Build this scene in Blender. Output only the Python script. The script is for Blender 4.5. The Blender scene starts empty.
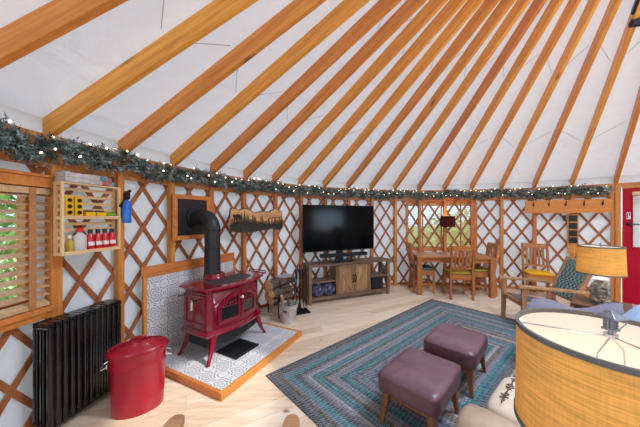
import bpy, math, random
from mathutils import Vector, Matrix
random.seed(7)
C = bpy.context.scene.collection
PI = math.pi
sin, cos, rad = math.sin, math.cos, math.radians
CX, CY, R, RB = 2.35, 1.285, 4.438, 4.378   # yurt centre, wall radius, radius of the rafter feet (metres; camera stands at x = y = 0)
WALL_H = 2.13                            # underside of the rafters at the wall
PITCH = .527
A0, DA = 3.0064, .12808                  # angle of the stud beside the left window, bay angle
RING_R = .78

def th(i): return A0 - DA * i
def cyl(a, r=R, z=0.0): return Vector((CX + r * cos(a), CY + r * sin(a), z))
def lin(c):
    return tuple(((x / 255) / 12.92 if x / 255 <= .04045 else ((x / 255 + .055) / 1.055) ** 2.4) for x in c) + (1,)

# ------------------------------------------------------------------ mesh building
class MB:
    def __init__(s): s.v = []; s.f = []; s.m = []
    def add(s, vs, fs, mi=0):
        n = len(s.v); s.v += [tuple(v) for v in vs]
        for f in fs: s.f.append([i + n for i in f]); s.m.append(mi)
        return s
    def box(s, c, d, rot=None, mi=0):
        x, y, z = d[0] / 2, d[1] / 2, d[2] / 2
        vs = [Vector(p) for p in ((-x,-y,-z),(x,-y,-z),(x,y,-z),(-x,y,-z),(-x,-y,z),(x,-y,z),(x,y,z),(-x,y,z))]
        if rot is not None: vs = [rot @ v for v in vs]
        c = Vector(c)
        return s.add([v + c for v in vs], [(0,3,2,1),(4,5,6,7),(0,1,5,4),(1,2,6,5),(2,3,7,6),(3,0,4,7)], mi)
    def bar(s, p, q, w, h, up=(0,0,1), w2=None, h2=None, mi=0):
        p, q = Vector(p), Vector(q); d = (q - p).normalized(); up = Vector(up)
        sd = d.cross(up)
        if sd.length < 1e-4: sd = d.cross(Vector((1,0,0)))
        sd.normalize(); u = sd.cross(d)
        w2 = w if w2 is None else w2; h2 = h if h2 is None else h2
        vs = []
        for o, ww, hh in ((p, w, h), (q, w2, h2)):
            for a, b in ((-1,-1),(1,-1),(1,1),(-1,1)): vs.append(o + sd * a * ww / 2 + u * b * hh / 2)
        return s.add(vs, [(0,1,2,3),(7,6,5,4),(0,4,5,1),(1,5,6,2),(2,6,7,3),(3,7,4,0)], mi)
    def loft(s, rings, closed=True, caps=True, mi=0, capmi=None):
        n = len(rings[0]); vs = [p for r in rings for p in r]; fs = []
        for i in range(len(rings) - 1):
            for j in range(n if closed else n - 1):
                k = (j + 1) % n
                fs.append((i*n+j, i*n+k, (i+1)*n+k, (i+1)*n+j))
        s.add(vs, fs, mi)
        if caps:
            cm = mi if capmi is None else capmi
            s.add(rings[0], [tuple(range(n))[::-1]], cm); s.add(rings[-1], [tuple(range(n))], cm)
        return s
    def tube(s, pts, r, n=8, caps=True, mi=0, capmi=None, closed=False):
        pts = [Vector(p) for p in pts]; m = len(pts)
        rs = r if isinstance(r, (list, tuple)) else [r] * m
        rings = []; prev = None
        for i, p in enumerate(pts):
            if closed: d = pts[(i + 1) % m] - pts[i - 1]
            else: d = pts[min(i + 1, m - 1)] - pts[max(i - 1, 0)]
            d.normalize()
            if prev is None:
                a = Vector((0,0,1)) if abs(d.z) < .9 else Vector((1,0,0))
                prev = d.cross(a).normalized()
            prev = (prev - d * prev.dot(d)).normalized()
            b = d.cross(prev)
            rings.append([p + (prev * cos(2*PI*j/n) + b * sin(2*PI*j/n)) * rs[i] for j in range(n)])
        if closed: rings.append(rings[0]); caps = False
        return s.loft(rings, True, caps, mi, capmi)
    def lathe(s, prof, n=24, c=(0,0,0), sx=1, sy=1, caps=True, mi=0):
        rings = [[(c[0] + r * sx * cos(2*PI*j/n), c[1] + r * sy * sin(2*PI*j/n), c[2] + z) for j in range(n)] for r, z in prof]
        return s.loft(rings, True, caps, mi)
    def prism(s, outline, f0, f1, mi=0):
        """outline of 2-D points; f0, f1 map a point to 3-D on the two faces"""
        return s.loft([[f0(p) for p in outline], [f1(p) for p in outline]], True, True, mi)
    def frame(s, outer, inner, f0, f1, mi=0):
        n = len(outer)
        vs = [f0(p) for p in outer] + [f0(p) for p in inner] + [f1(p) for p in outer] + [f1(p) for p in inner]
        fs = []
        for j in range(n):
            k = (j + 1) % n
            fs += [(j, k, n+k, n+j), (2*n+k, 2*n+j, 3*n+j, 3*n+k), (k, j, 2*n+j, 2*n+k), (n+j, n+k, 3*n+k, 3*n+j)]
        return s.add(vs, fs, mi)
    def pad(s, sx, sy, h, p=4., prof=2.6, c=(0,0,0), n=40, m=11, puff=0.0, mi=0, rot=None):
        """soft superelliptic slab, bottom at z = c.z"""
        rings = []
        for i in range(m):
            t = -1 + 2 * (i + .5) / m if 0 < i < m - 1 else (-1 if i == 0 else 1)
            t = max(-.995, min(.995, t)); w = (1 - abs(t) ** prof) ** (1 / prof)
            w = 1 - (1 - w) * min(1, h / min(sx, sy) * 1.2)
            ring = []
            for j in range(n):
                a = 2 * PI * j / n; ca, sa = cos(a), sin(a)
                k = (abs(ca) ** p + abs(sa) ** p) ** (-1 / p)
                ring.append(Vector((sx / 2 * k * ca * w, sy / 2 * k * sa * w, h / 2 * (1 + t))))
            rings.append(ring)
        for q in (.75, .45, .15):
            last = rings[m - 1]
            rings.append([Vector((v.x * q, v.y * q, h + puff * (1 - q))) for v in last])
        if rot is not None: rings = [[rot @ v for v in r] for r in rings]
        cc = Vector(c)
        return s.loft([[v + cc for v in r] for r in rings], True, True, mi)

def obj(name, mb, mats, parent=None, bevel=0., smooth=False, loc=None, seg=2, auto=False):
    me = bpy.data.meshes.new(name); me.from_pydata(mb.v, [], mb.f)
    mats = mats if isinstance(mats, (list, tuple)) else [mats]
    for m in mats: me.materials.append(m)
    if len(mats) > 1: me.polygons.foreach_set('material_index', mb.m)
    if smooth: me.polygons.foreach_set('use_smooth', [True] * len(me.polygons))
    me.update()
    if smooth and auto: me.set_sharp_from_angle(angle=rad(38))
    o = bpy.data.objects.new(name, me); C.objects.link(o)
    if parent is not None: o.parent = parent
    if loc is not None: o.location = loc
    if bevel:
        b = o.modifiers.new('Bevel', 'BEVEL'); b.width = bevel; b.segments = seg; b.limit_method = 'ANGLE'; b.angle_limit = rad(40)
    return o
def thing(name, label, cat, loc=(0,0,0), rotz=0., group=None):
    o = bpy.data.objects.new(name, None); C.objects.link(o); o.empty_display_size = .1
    o.location = loc; o.rotation_euler = (0, 0, rotz); o['label'] = label; o['category'] = cat
    if group: o['group'] = group
    return o
def tag(o, label, cat, group=None, kind=None):
    o['label'] = label; o['category'] = cat
    if group: o['group'] = group
    if kind: o['kind'] = kind
    return o
def place(o, loc, rotz=0.):
    o.location = loc; o.rotation_euler = (0, 0, rotz); return o
def struct(name, mb, mats, **k):
    o = obj(name, mb, mats, **k)
    if o.parent is None: o['kind'] = 'structure'
    return o
def dup(root, loc, rotz, label, group=None):
    r = root.copy(); C.objects.link(r); r.location = loc; r.rotation_euler = (0, 0, rotz); r['label'] = label
    if group: r['group'] = group
    for ch in list(root.children):
        c = ch.copy(); C.objects.link(c); c.parent = r
        for g in list(ch.children):
            d = g.copy(); C.objects.link(d); d.parent = c
    return r
def RZ(a): return Matrix.Rotation(a, 3, 'Z')
def RX(a): return Matrix.Rotation(a, 3, 'X')
def RY(a): return Matrix.Rotation(a, 3, 'Y')

# ------------------------------------------------------------------ materials
def newmat(name):
    m = bpy.data.materials.new(name); m.use_nodes = True
    nt = m.node_tree; return m, nt, nt.nodes, nt.links, nt.nodes['Principled BSDF']
def ramp(nt, stops, interp='LINEAR'):
    r = nt.nodes.new('ShaderNodeValToRGB'); cr = r.color_ramp; cr.interpolation = interp
    while len(cr.elements) < len(stops): cr.elements.new(1)
    for e, (p, c) in zip(cr.elements, stops): e.position = p; e.color = c
    return r
def math_(nt, op, a, b=None, clamp=False):
    n = nt.nodes.new('ShaderNodeMath'); n.operation = op; n.use_clamp = clamp
    for i, x in enumerate((a, b)):
        if x is None: continue
        if isinstance(x, (int, float)): n.inputs[i].default_value = x
        else: nt.links.new(x, n.inputs[i])
    return n.outputs[0]
def mixc(nt, fac, a, b, mode='MIX'):
    n = nt.nodes.new('ShaderNodeMix'); n.data_type = 'RGBA'; n.blend_type = mode
    for i, x in ((0, fac), (6, a), (7, b)):
        if isinstance(x, (int, float)): n.inputs[i].default_value = x
        elif isinstance(x, tuple): n.inputs[i].default_value = x
        else: nt.links.new(x, n.inputs[i])
    return n.outputs[2]
def bump(nt, h, strength, dist=.01):
    b = nt.nodes.new('ShaderNodeBump'); b.inputs['Strength'].default_value = strength; b.inputs['Distance'].default_value = dist
    nt.links.new(h, b.inputs['Height'])
    nt.links.new(b.outputs[0], nt.nodes['Principled BSDF'].inputs['Normal']); return b
def coords(nt, scale=(1,1,1), rot=(0,0,0), kind='Object', shift=False):
    t = nt.nodes.new('ShaderNodeTexCoord'); m = nt.nodes.new('ShaderNodeMapping')
    m.inputs['Scale'].default_value = scale; m.inputs['Rotation'].default_value = rot
    src = t.outputs[kind]
    if shift:
        oi = nt.nodes.new('ShaderNodeObjectInfo'); add = nt.nodes.new('ShaderNodeVectorMath'); add.operation = 'ADD'
        mul = math_(nt, 'MULTIPLY', oi.outputs['Random'], 37.0)
        nt.links.new(src, add.inputs[0]); nt.links.new(mul, add.inputs[1]); src = add.outputs[0]
    nt.links.new(src, m.inputs['Vector']); return m.outputs[0]
def noise(nt, vec, scale, detail=3, rough=.5, dist=0.):
    n = nt.nodes.new('ShaderNodeTexNoise'); n.inputs['Scale'].default_value = scale; n.inputs['Detail'].default_value = detail
    n.inputs['Roughness'].default_value = rough; n.inputs['Distortion'].default_value = dist
    if vec is not None: nt.links.new(vec, n.inputs['Vector'])
    return n.outputs['Fac']
def plain(name, c, rough=.5, metal=0., n_amt=.12, n_scale=30, coat=0., emit=None, es=0., spec=.5, b=0., bs=80):
    m, nt, N, L, P = newmat(name); c = lin(c)
    P.inputs['Roughness'].default_value = rough; P.inputs['Metallic'].default_value = metal
    P.inputs['Coat Weight'].default_value = coat; P.inputs['Specular IOR Level'].default_value = spec
    v = coords(nt); nz = noise(nt, v, n_scale)
    dark = tuple(x * (1 - n_amt) for x in c[:3]) + (1,); lite = tuple(min(1, x * (1 + n_amt)) for x in c[:3]) + (1,)
    r = ramp(nt, [(.3, dark), (.7, lite)]); L.new(nz, r.inputs[0]); L.new(r.outputs[0], P.inputs['Base Color'])
    if emit: P.inputs['Emission Color'].default_value = lin(emit); P.inputs['Emission Strength'].default_value = es
    if b: bump(nt, noise(nt, v, bs, 4), b)
    return m
def wood(name, c1, c2, axis='X', grain=14., rough=.5, var=.0, c3=None, knots=0., coat=0.):
    m, nt, N, L, P = newmat(name)
    sc = {'X': (.9, grain, grain), 'Y': (grain, .9, grain), 'Z': (grain, grain, .9)}[axis]
    v = coords(nt, sc, shift=True)
    n1 = noise(nt, v, 1.6, 5, .6, .8); n2 = noise(nt, v, 7, 2, .5)
    f = math_(nt, 'ADD', math_(nt, 'MULTIPLY', n1, .75), math_(nt, 'MULTIPLY', n2, .25))
    r = ramp(nt, [(.28, lin(c2)), (.5, lin(c3) if c3 else lin(tuple((a + b) / 2 for a, b in zip(c1, c2)))), (.7, lin(c1))])
    L.new(f, r.inputs[0]); col = r.outputs[0]
    if knots:
        vo = N.new('ShaderNodeTexVoronoi'); vo.inputs['Scale'].default_value = knots
        sk = {'X': (.45, 1, 1), 'Y': (1, .45, 1), 'Z': (1, 1, .45)}[axis]
        L.new(coords(nt, sk, shift=True), vo.inputs['Vector'])
        k = ramp(nt, [(.03, (1,1,1,1)), (.09, (0,0,0,1))]); L.new(vo.outputs['Distance'], k.inputs[0])
        col = mixc(nt, math_(nt, 'MULTIPLY', k.outputs[0], .75), col, lin(tuple(x * .45 for x in c2)))
    if var:
        oi = N.new('ShaderNodeObjectInfo'); hv = N.new('ShaderNodeHueSaturation')
        hv.inputs['Saturation'].default_value = 1
        L.new(math_(nt, 'ADD', math_(nt, 'MULTIPLY', oi.outputs['Random'], var * 2), 1 - var), hv.inputs['Value'])
        L.new(math_(nt, 'ADD', math_(nt, 'MULTIPLY', oi.outputs['Random'], .02), .49), hv.inputs['Hue'])
        L.new(col, hv.inputs['Color']); col = hv.outputs[0]
    L.new(col, P.inputs['Base Color']); P.inputs['Roughness'].default_value = rough; P.inputs['Coat Weight'].default_value = coat
    bump(nt, f, .12, .004)
    return m
def translucent(name, c, amt, rough=.9, weave=0., sc=260., tint=None, bumpy=0.):
    """thin cloth: diffuse both ways"""
    m, nt, N, L, P = newmat(name); c = lin(c)
    v = coords(nt); nz = noise(nt, v, 9, 4)
    col = mixc(nt, nz, tuple(x * .94 for x in c[:3]) + (1,), c)
    if weave:
        w1 = noise(nt, coords(nt, (sc, sc, 14)), 1., 2); w2 = noise(nt, coords(nt, (10, 10, sc)), 1., 2)
        w = math_(nt, 'ADD', math_(nt, 'MULTIPLY', w1, .25), math_(nt, 'MULTIPLY', w2, .75))
        r = ramp(nt, [(.36, tuple(x * (1 - weave) for x in c[:3]) + (1,)), (.62, c)]); L.new(w, r.inputs[0]); col = r.outputs[0]
    L.new(col, P.inputs['Base Color']); P.inputs['Roughness'].default_value = rough; P.inputs['Specular IOR Level'].default_value = .15
    if bumpy: bump(nt, noise(nt, coords(nt), 2.2, 3, .5, 1.5), bumpy, .06)
    t = N.new('ShaderNodeBsdfTranslucent')
    if tint: t.inputs['Color'].default_value = lin(tint)
    else: L.new(col, t.inputs['Color'])
    mx = N.new('ShaderNodeMixShader'); mx.inputs[0].default_value = amt
    L.new(P.outputs[0], mx.inputs[1]); L.new(t.outputs[0], mx.inputs[2]); L.new(mx.outputs[0], N['Material Output'].inputs[0])
    return m
def pane_mat(name, tint=(245,250,250), gloss=.08):
    m, nt, N, L, P = newmat(name); N.remove(P)
    t = N.new('ShaderNodeBsdfTransparent'); t.inputs[0].default_value = lin(tint)
    g = N.new('ShaderNodeBsdfGlossy'); g.inputs['Roughness'].default_value = .05
    mx = N.new('ShaderNodeMixShader'); mx.inputs[0].default_value = gloss
    L.new(t.outputs[0], mx.inputs[1]); L.new(g.outputs[0], mx.inputs[2]); L.new(mx.outputs[0], N['Material Output'].inputs[0])
    return m

M = {}
M['rafter'] = wood('fir_rafter', (240,168,80), (190,112,44), 'X', 16, .42, .14, (222,144,58), knots=2.2)
M['stud'] = wood('fir_stud', (220,146,72), (168,98,44), 'Z', 16, .45, .10, (200,124,56), knots=2.5)
M['rail'] = wood('fir_rail', (220,146,72), (170,100,46), 'X', 16, .45, .08, (202,126,58))
M['ringwood'] = wood('fir_ring', (218,144,72), (170,98,44), 'X', 6, .45, .0, (200,124,56))
M['lattice'] = wood('lattice_slat', (184,116,66), (134,76,40), 'Z', 9, .55, .0, (160,96,54))
M['wallfab'] = translucent('white_wall_fabric', (226,226,230), .16, bumpy=.25)
M['roof'] = translucent('white_roof_fabric', (236,235,234), .17, bumpy=.55)
M['glass'] = pane_mat('clear_window_vinyl')
M['blindwood'] = wood('blind_slat', (216,182,144), (182,140,98), 'X', 20, .5, .05)
M['blindcream'] = translucent('cream_blind_slat', (232,206,150), .5, .6)
M['blindtape'] = plain('blind_tape', (176,120,74), .8)
M['whiteblind'] = translucent('white_blind', (240,240,240), .35)
M['reddoor'] = plain('red_door_paint', (178,6,40), .5, n_amt=.05, spec=.2)
M['pine'] = wood('pale_pine', (236,206,160), (206,166,112), 'X', 16, .55, .05)
M['pinez'] = wood('pale_pine_upright', (236,206,160), (206,166,112), 'Z', 16, .55, .05)
M['oak'] = wood('oak_furniture', (192,122,62), (136,76,34), 'Z', 14, .42, .08)
M['oakx'] = wood('oak_furniture_rail', (200,130,66), (146,84,38), 'X', 14, .42, .05)
M['chairwood'] = wood('armchair_wood', (198,150,106), (138,96,62), 'X', 14, .45, .0)
M['chairwoodz'] = wood('armchair_wood_upright', (184,136,94), (124,84,54), 'Z', 14, .45, .0)
M['barn'] = wood('barn_board', (140,112,86), (84,62,46), 'X', 13, .6, .1, (112,86,64))
M['barnz'] = wood('barn_board_upright', (150,118,84), (96,70,48), 'Z', 13, .6, .1, (124,94,66))
M['barndoor'] = wood('barn_door_board', (178,140,94), (120,86,54), 'Z', 11, .6, .08, (152,114,74))
M['darkwood'] = wood('dark_walnut', (112,72,50), (64,40,28), 'Z', 14, .45)
M['legwood'] = wood('stool_wood', (160,98,56), (104,60,34), 'Z', 14, .42, .06)
M['redenamel'] = plain('red_enamel', (124,3,36), .14, coat=.6, n_amt=.06, n_scale=6)
M['redpaint'] = plain('red_painted_tin', (160,4,38), .3, coat=.25, n_amt=.05, n_scale=5)
M['castiron'] = plain('black_cast_iron', (26,26,29), .45, n_amt=.25, n_scale=60, b=.08)
M['griddle'] = plain('grey_black_griddle', (58,56,60), .6, n_amt=.2, n_scale=80)
M['pipeblack'] = plain('black_stovepipe', (30,30,32), .5, n_amt=.2)
M['blackmetal'] = plain('black_metal', (20,20,22), .35, .3)
M['radiator'] = plain('black_radiator_enamel', (16,16,20), .22, coat=.3)
M['silver'] = plain('silver_metal', (200,200,205), .25, .9)
M['galv'] = plain('galvanised_steel', (206,208,210), .32, .85, n_amt=.2, n_scale=14)
M['pewter'] = plain('pewter', (130,134,142), .35, .8, n_amt=.25, n_scale=60)
M['firebox'] = plain('dark_stove_glass', (14,14,18), .08, coat=.5)
M['white'] = plain('white_plastic', (232,232,230), .35, n_amt=.03)
M['screen'] = plain('tv_screen', (5,5,7), .12, n_amt=.02, spec=.12)
M['blackplastic'] = plain('black_plastic', (18,18,20), .4)
M['blackfabric'] = plain('black_speaker_cloth', (22,23,30), .9, b=.3, bs=300)
M['yellow'] = plain('yellow_card', (232,178,20), .45, n_amt=.06)
M['green'] = plain('lime_green_plastic', (120,170,40), .45)
M['redbottle'] = plain('red_bottle', (196,20,32), .3, coat=.3)
M['milky'] = translucent('milky_plastic', (228,228,226), .3, rough=.4)
M['redcap'] = plain('red_cap', (206,20,30), .4)
M['paper'] = plain('white_label_paper', (226,222,214), .7)
M['newspaper'] = plain('newspaper', (168,164,168), .85, n_amt=.3, n_scale=90)
M['amber'] = plain('amber_bottle', (190,160,60), .3)
M['blue'] = plain('blue_gas_cylinder', (26,104,200), .3, coat=.3, n_amt=.08)
M['boxgrey'] = plain('pale_box_board', (184,178,174), .7, n_amt=.2, n_scale=24)
M['boxteal'] = plain('teal_printed_board', (96,136,140), .6, n_amt=.5, n_scale=40)
M['boxred'] = plain('red_printed_board', (176,92,84), .6, n_amt=.4, n_scale=40)
M['log_end'] = plain('cut_log_end', (222,172,116), .8, n_amt=.2, n_scale=24)
M['bark'] = plain('log_bark', (92,74,62), .95, n_amt=.5, n_scale=26, b=.8, bs=36)
M['splitwood'] = plain('split_log_face', (190,146,108), .9, n_amt=.25, n_scale=18)
M['lampbrown'] = translucent('maroon_sconce_shade', (74,26,22), .08)
M['burlap'] = translucent('burlap_shade', (244,178,92), .4, weave=.5, sc=170, tint=(248,204,130))
M['liner'] = translucent('white_shade_liner', (246,246,246), .25)
M['trimgrey'] = plain('grey_braid_trim', (92,90,86), .85, n_amt=.2, n_scale=200, b=.3, bs=400)
M['bulb'] = plain('frosted_bulb', (255,240,214), .4, emit=(255,226,184), es=55)
M['warmbulb'] = plain('amber_sconce_bulb', (255,220,170), .4, emit=(255,170,90), es=180)
M['fairy'] = plain('warm_fairy_bulb', (255,246,226), .4, emit=(255,236,196), es=5)
M['wire'] = plain('dark_green_wire', (34,46,38), .6)
M['navy'] = plain('dark_track_light', (34,38,56), .4, .4)
M['lamp_lens'] = plain('spot_lens', (120,134,176), .2)
M['lavender'] = plain('lavender_throw', (118,112,126), .95, n_amt=.12, n_scale=120, b=.4, bs=240)
M['paleblue'] = plain('pale_blue_cushion', (150,172,200), .95, n_amt=.12, n_scale=160, b=.3, bs=260)
M['yellowcush'] = plain('mustard_seat_pad', (226,170,14), .9, n_amt=.1, n_scale=60, b=.2)
M['olivecush'] = plain('olive_yellow_seat_pad', (160,140,50), .9, n_amt=.2, n_scale=60, b=.2)
M['tealcush'] = plain('teal_seat_pad', (78,104,104), .9, n_amt=.2, n_scale=60, b=.2)
M['beige'] = plain('beige_linen', (196,180,160), .9, n_amt=.06, n_scale=90)
M['brownink'] = plain('brown_script', (98,72,56), .9)
M['greyseat'] = plain('grey_cord_seat', (92,88,90), .9, n_amt=.2, n_scale=70)
M['asphalt'] = plain('black_hearth_mat', (16,18,22), .5)
M['lawn'] = plain('grass', (178,180,126), .95, n_amt=.4, n_scale=8)
M['leaf'] = plain('shrub_leaf', (126,158,70), .7, n_amt=.45, n_scale=1.5)
M['leafy'] = plain('yellow_green_leaf', (206,204,124), .7, n_amt=.35, n_scale=1.5)
M['stem'] = plain('brown_stem', (88,66,46), .9)
M['pebble'] = plain('lamp_pebble', (182,166,146), .4, n_amt=.8, n_scale=28)
M['jar'] = pane_mat('jar_glass', (232,236,236), .18)
M['cone'] = plain('pine_cone', (104,76,56), .9, n_amt=.3, n_scale=60)
M['walldark'] = plain('dark_carved_trees', (46,42,34), .8, n_amt=.4, n_scale=40)

def leather(name, c1, c2, rough=.38):
    m, nt, N, L, P = newmat(name)
    v = coords(nt); n1 = noise(nt, v, 5, 5, .6, .6)
    r = ramp(nt, [(.3, lin(c2)), (.68, lin(c1))]); L.new(n1, r.inputs[0]); L.new(r.outputs[0], P.inputs['Base Color'])
    P.inputs['Roughness'].default_value = rough
    vo = N.new('ShaderNodeTexVoronoi'); vo.inputs['Scale'].default_value = 220; L.new(v, vo.inputs['Vector'])
    h = math_(nt, 'ADD', math_(nt, 'MULTIPLY', vo.outputs['Distance'], .3), noise(nt, v, 14, 4)); bump(nt, h, .22, .006)
    return m
M['plum'] = leather('plum_brown_leather', (116,84,92), (86,52,60), .36)
M['taupe'] = leather('taupe_leather', (182,158,138), (146,122,102), .45)

def knit(name, c1, c2, scale=55.):
    m, nt, N, L, P = newmat(name)
    v = coords(nt, (1,1,1)); ck = N.new('ShaderNodeTexChecker'); ck.inputs['Scale'].default_value = scale
    L.new(coords(nt, (1,1,1), (0, 0, 0)), ck.inputs['Vector'])
    nz = noise(nt, v, 60, 2)
    col = mixc(nt, ck.outputs['Fac'], lin(c1), lin(c2)); col = mixc(nt, math_(nt, 'MULTIPLY', nz, .35), col, lin(tuple(x * .5 for x in c1)))
    L.new(col, P.inputs['Base Color']); P.inputs['Roughness'].default_value = .85
    bump(nt, ck.outputs['Fac'], .4, .004); return m
M['cord'] = knit('green_woven_cord', (126,148,140), (52,80,80), 30)

def blanket(name):
    m, nt, N, L, P = newmat(name)
    nz = noise(nt, coords(nt), 22, 3, .6, 1.)
    r = ramp(nt, [(.36, lin((30,30,60))), (.5, lin((70,68,104))), (.66, lin((140,138,160)))]); L.new(nz, r.inputs[0])
    L.new(r.outputs[0], P.inputs['Base Color']); P.inputs['Roughness'].default_value = .95
    bump(nt, nz, .6, .02); return m
M['blanket'] = blanket('purple_flecked_blanket')

def foliage(name):
    m, nt, N, L, P = newmat(name)
    nz = noise(nt, coords(nt), 16, 3)
    r = ramp(nt, [(.32, lin((40,56,46))), (.5, lin((94,114,108))), (.66, lin((166,182,184)))]); L.new(nz, r.inputs[0])
    L.new(r.outputs[0], P.inputs['Base Color']); P.inputs['Roughness'].default_value = .75; return m
M['needles'] = foliage('blue_green_needles')

def floor_mat():
    m, nt, N, L, P = newmat('pine_floorboards')
    v = coords(nt, (1,1,1), (0, 0, rad(-28)))
    br = N.new('ShaderNodeTexBrick'); br.offset = .37; br.inputs['Scale'].default_value = 1
    br.inputs['Brick Width'].default_value = 2.6; br.inputs['Row Height'].default_value = .135; br.inputs['Mortar Size'].default_value = .0022
    br.inputs['Color1'].default_value = (0,0,0,1); br.inputs['Color2'].default_value = (1,1,1,1); br.inputs['Mortar'].default_value = (.5,.5,.5,1)
    L.new(v, br.inputs['Vector'])
    v2 = coords(nt, (.7, 9, 9), (0, 0, rad(-28)))
    # per-board offset of the grain
    g = noise(nt, v2, 2.2, 5, .6, .7)
    f = math_(nt, 'ADD', math_(nt, 'MULTIPLY', g, .7), math_(nt, 'MULTIPLY', br.outputs['Color'], .3))
    r = ramp(nt, [(.25, lin((204,172,142))), (.5, lin((228,204,178))), (.75, lin((238,222,202)))]); L.new(f, r.inputs[0])
    vo = N.new('ShaderNodeTexVoronoi'); vo.inputs['Scale'].default_value = 3.1
    L.new(coords(nt, (.7, 1.1, 1), (0, 0, rad(-28))), vo.inputs['Vector'])
    k = ramp(nt, [(.035, (1,1,1,1)), (.085, (0,0,0,1))]); L.new(vo.outputs['Distance'], k.inputs[0])
    col = mixc(nt, math_(nt, 'MULTIPLY', k.outputs[0], .8), r.outputs[0], lin((138,92,60)))
    col = mixc(nt, math_(nt, 'MULTIPLY', br.outputs['Fac'], .55), col, lin((150,112,78)))
    L.new(col, P.inputs['Base Color']); P.inputs['Roughness'].default_value = .38
    bump(nt, math_(nt, 'SUBTRACT', 1., br.outputs['Fac']), .25, .003)
    return m
M['floor'] = floor_mat()

def tile_mat(name, plane):
    """ornamental cement tile: rosettes and rings, 0.2 m repeat; plane 'XY' or 'XZ'"""
    m, nt, N, L, P = newmat(name); S = .20
    t = N.new('ShaderNodeTexCoord'); sp = N.new('ShaderNodeSeparateXYZ'); L.new(t.outputs['Object'], sp.inputs[0])
    U, V = sp.outputs[0], sp.outputs[1 if plane == 'XY' else 2]
    fu = math_(nt, 'SUBTRACT', math_(nt, 'FRACT', math_(nt, 'DIVIDE', math_(nt, 'ADD', U, 20.), S)), .5)
    fv = math_(nt, 'SUBTRACT', math_(nt, 'FRACT', math_(nt, 'DIVIDE', math_(nt, 'ADD', V, 20.), S)), .5)
    rr = math_(nt, 'SQRT', math_(nt, 'ADD', math_(nt, 'MULTIPLY', fu, fu), math_(nt, 'MULTIPLY', fv, fv)))
    an = math_(nt, 'ARCTAN2', fv, fu)
    pet = math_(nt, 'COSINE', math_(nt, 'MULTIPLY', an, 8.))
    wv = math_(nt, 'SINE', math_(nt, 'ADD', math_(nt, 'MULTIPLY', rr, 42.), math_(nt, 'MULTIPLY', pet, 1.7)))
    au, av = math_(nt, 'ABSOLUTE', fu), math_(nt, 'ABSOLUTE', fv)
    cu = math_(nt, 'SUBTRACT', au, .5); cv = math_(nt, 'SUBTRACT', av, .5)
    rc = math_(nt, 'SQRT', math_(nt, 'ADD', math_(nt, 'MULTIPLY', cu, cu), math_(nt, 'MULTIPLY', cv, cv)))
    ring = math_(nt, 'LESS_THAN', math_(nt, 'ABSOLUTE', math_(nt, 'SUBTRACT', rc, .24)), .018)
    line = math_(nt, 'GREATER_THAN', wv, .2)
    far = math_(nt, 'LESS_THAN', rr, .47)
    pat = math_(nt, 'MAXIMUM', math_(nt, 'MULTIPLY', line, far), ring)
    wear = noise(nt, t.outputs['Object'], 6, 3)
    ink = mixc(nt, wear, lin((108,118,140)), lin((152,156,168)))
    col = mixc(nt, math_(nt, 'MULTIPLY', pat, .85), lin((216,214,214)), ink)
    gr = math_(nt, 'GREATER_THAN', math_(nt, 'MAXIMUM', au, av), .49)
    col = mixc(nt, gr, col, lin((190,188,186)))
    L.new(col, P.inputs['Base Color']); P.inputs['Roughness'].default_value = .4
    return m
M['tile'] = tile_mat('patterned_floor_tile', 'XY'); M['tilez'] = tile_mat('patterned_wall_tile', 'XZ')

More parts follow.
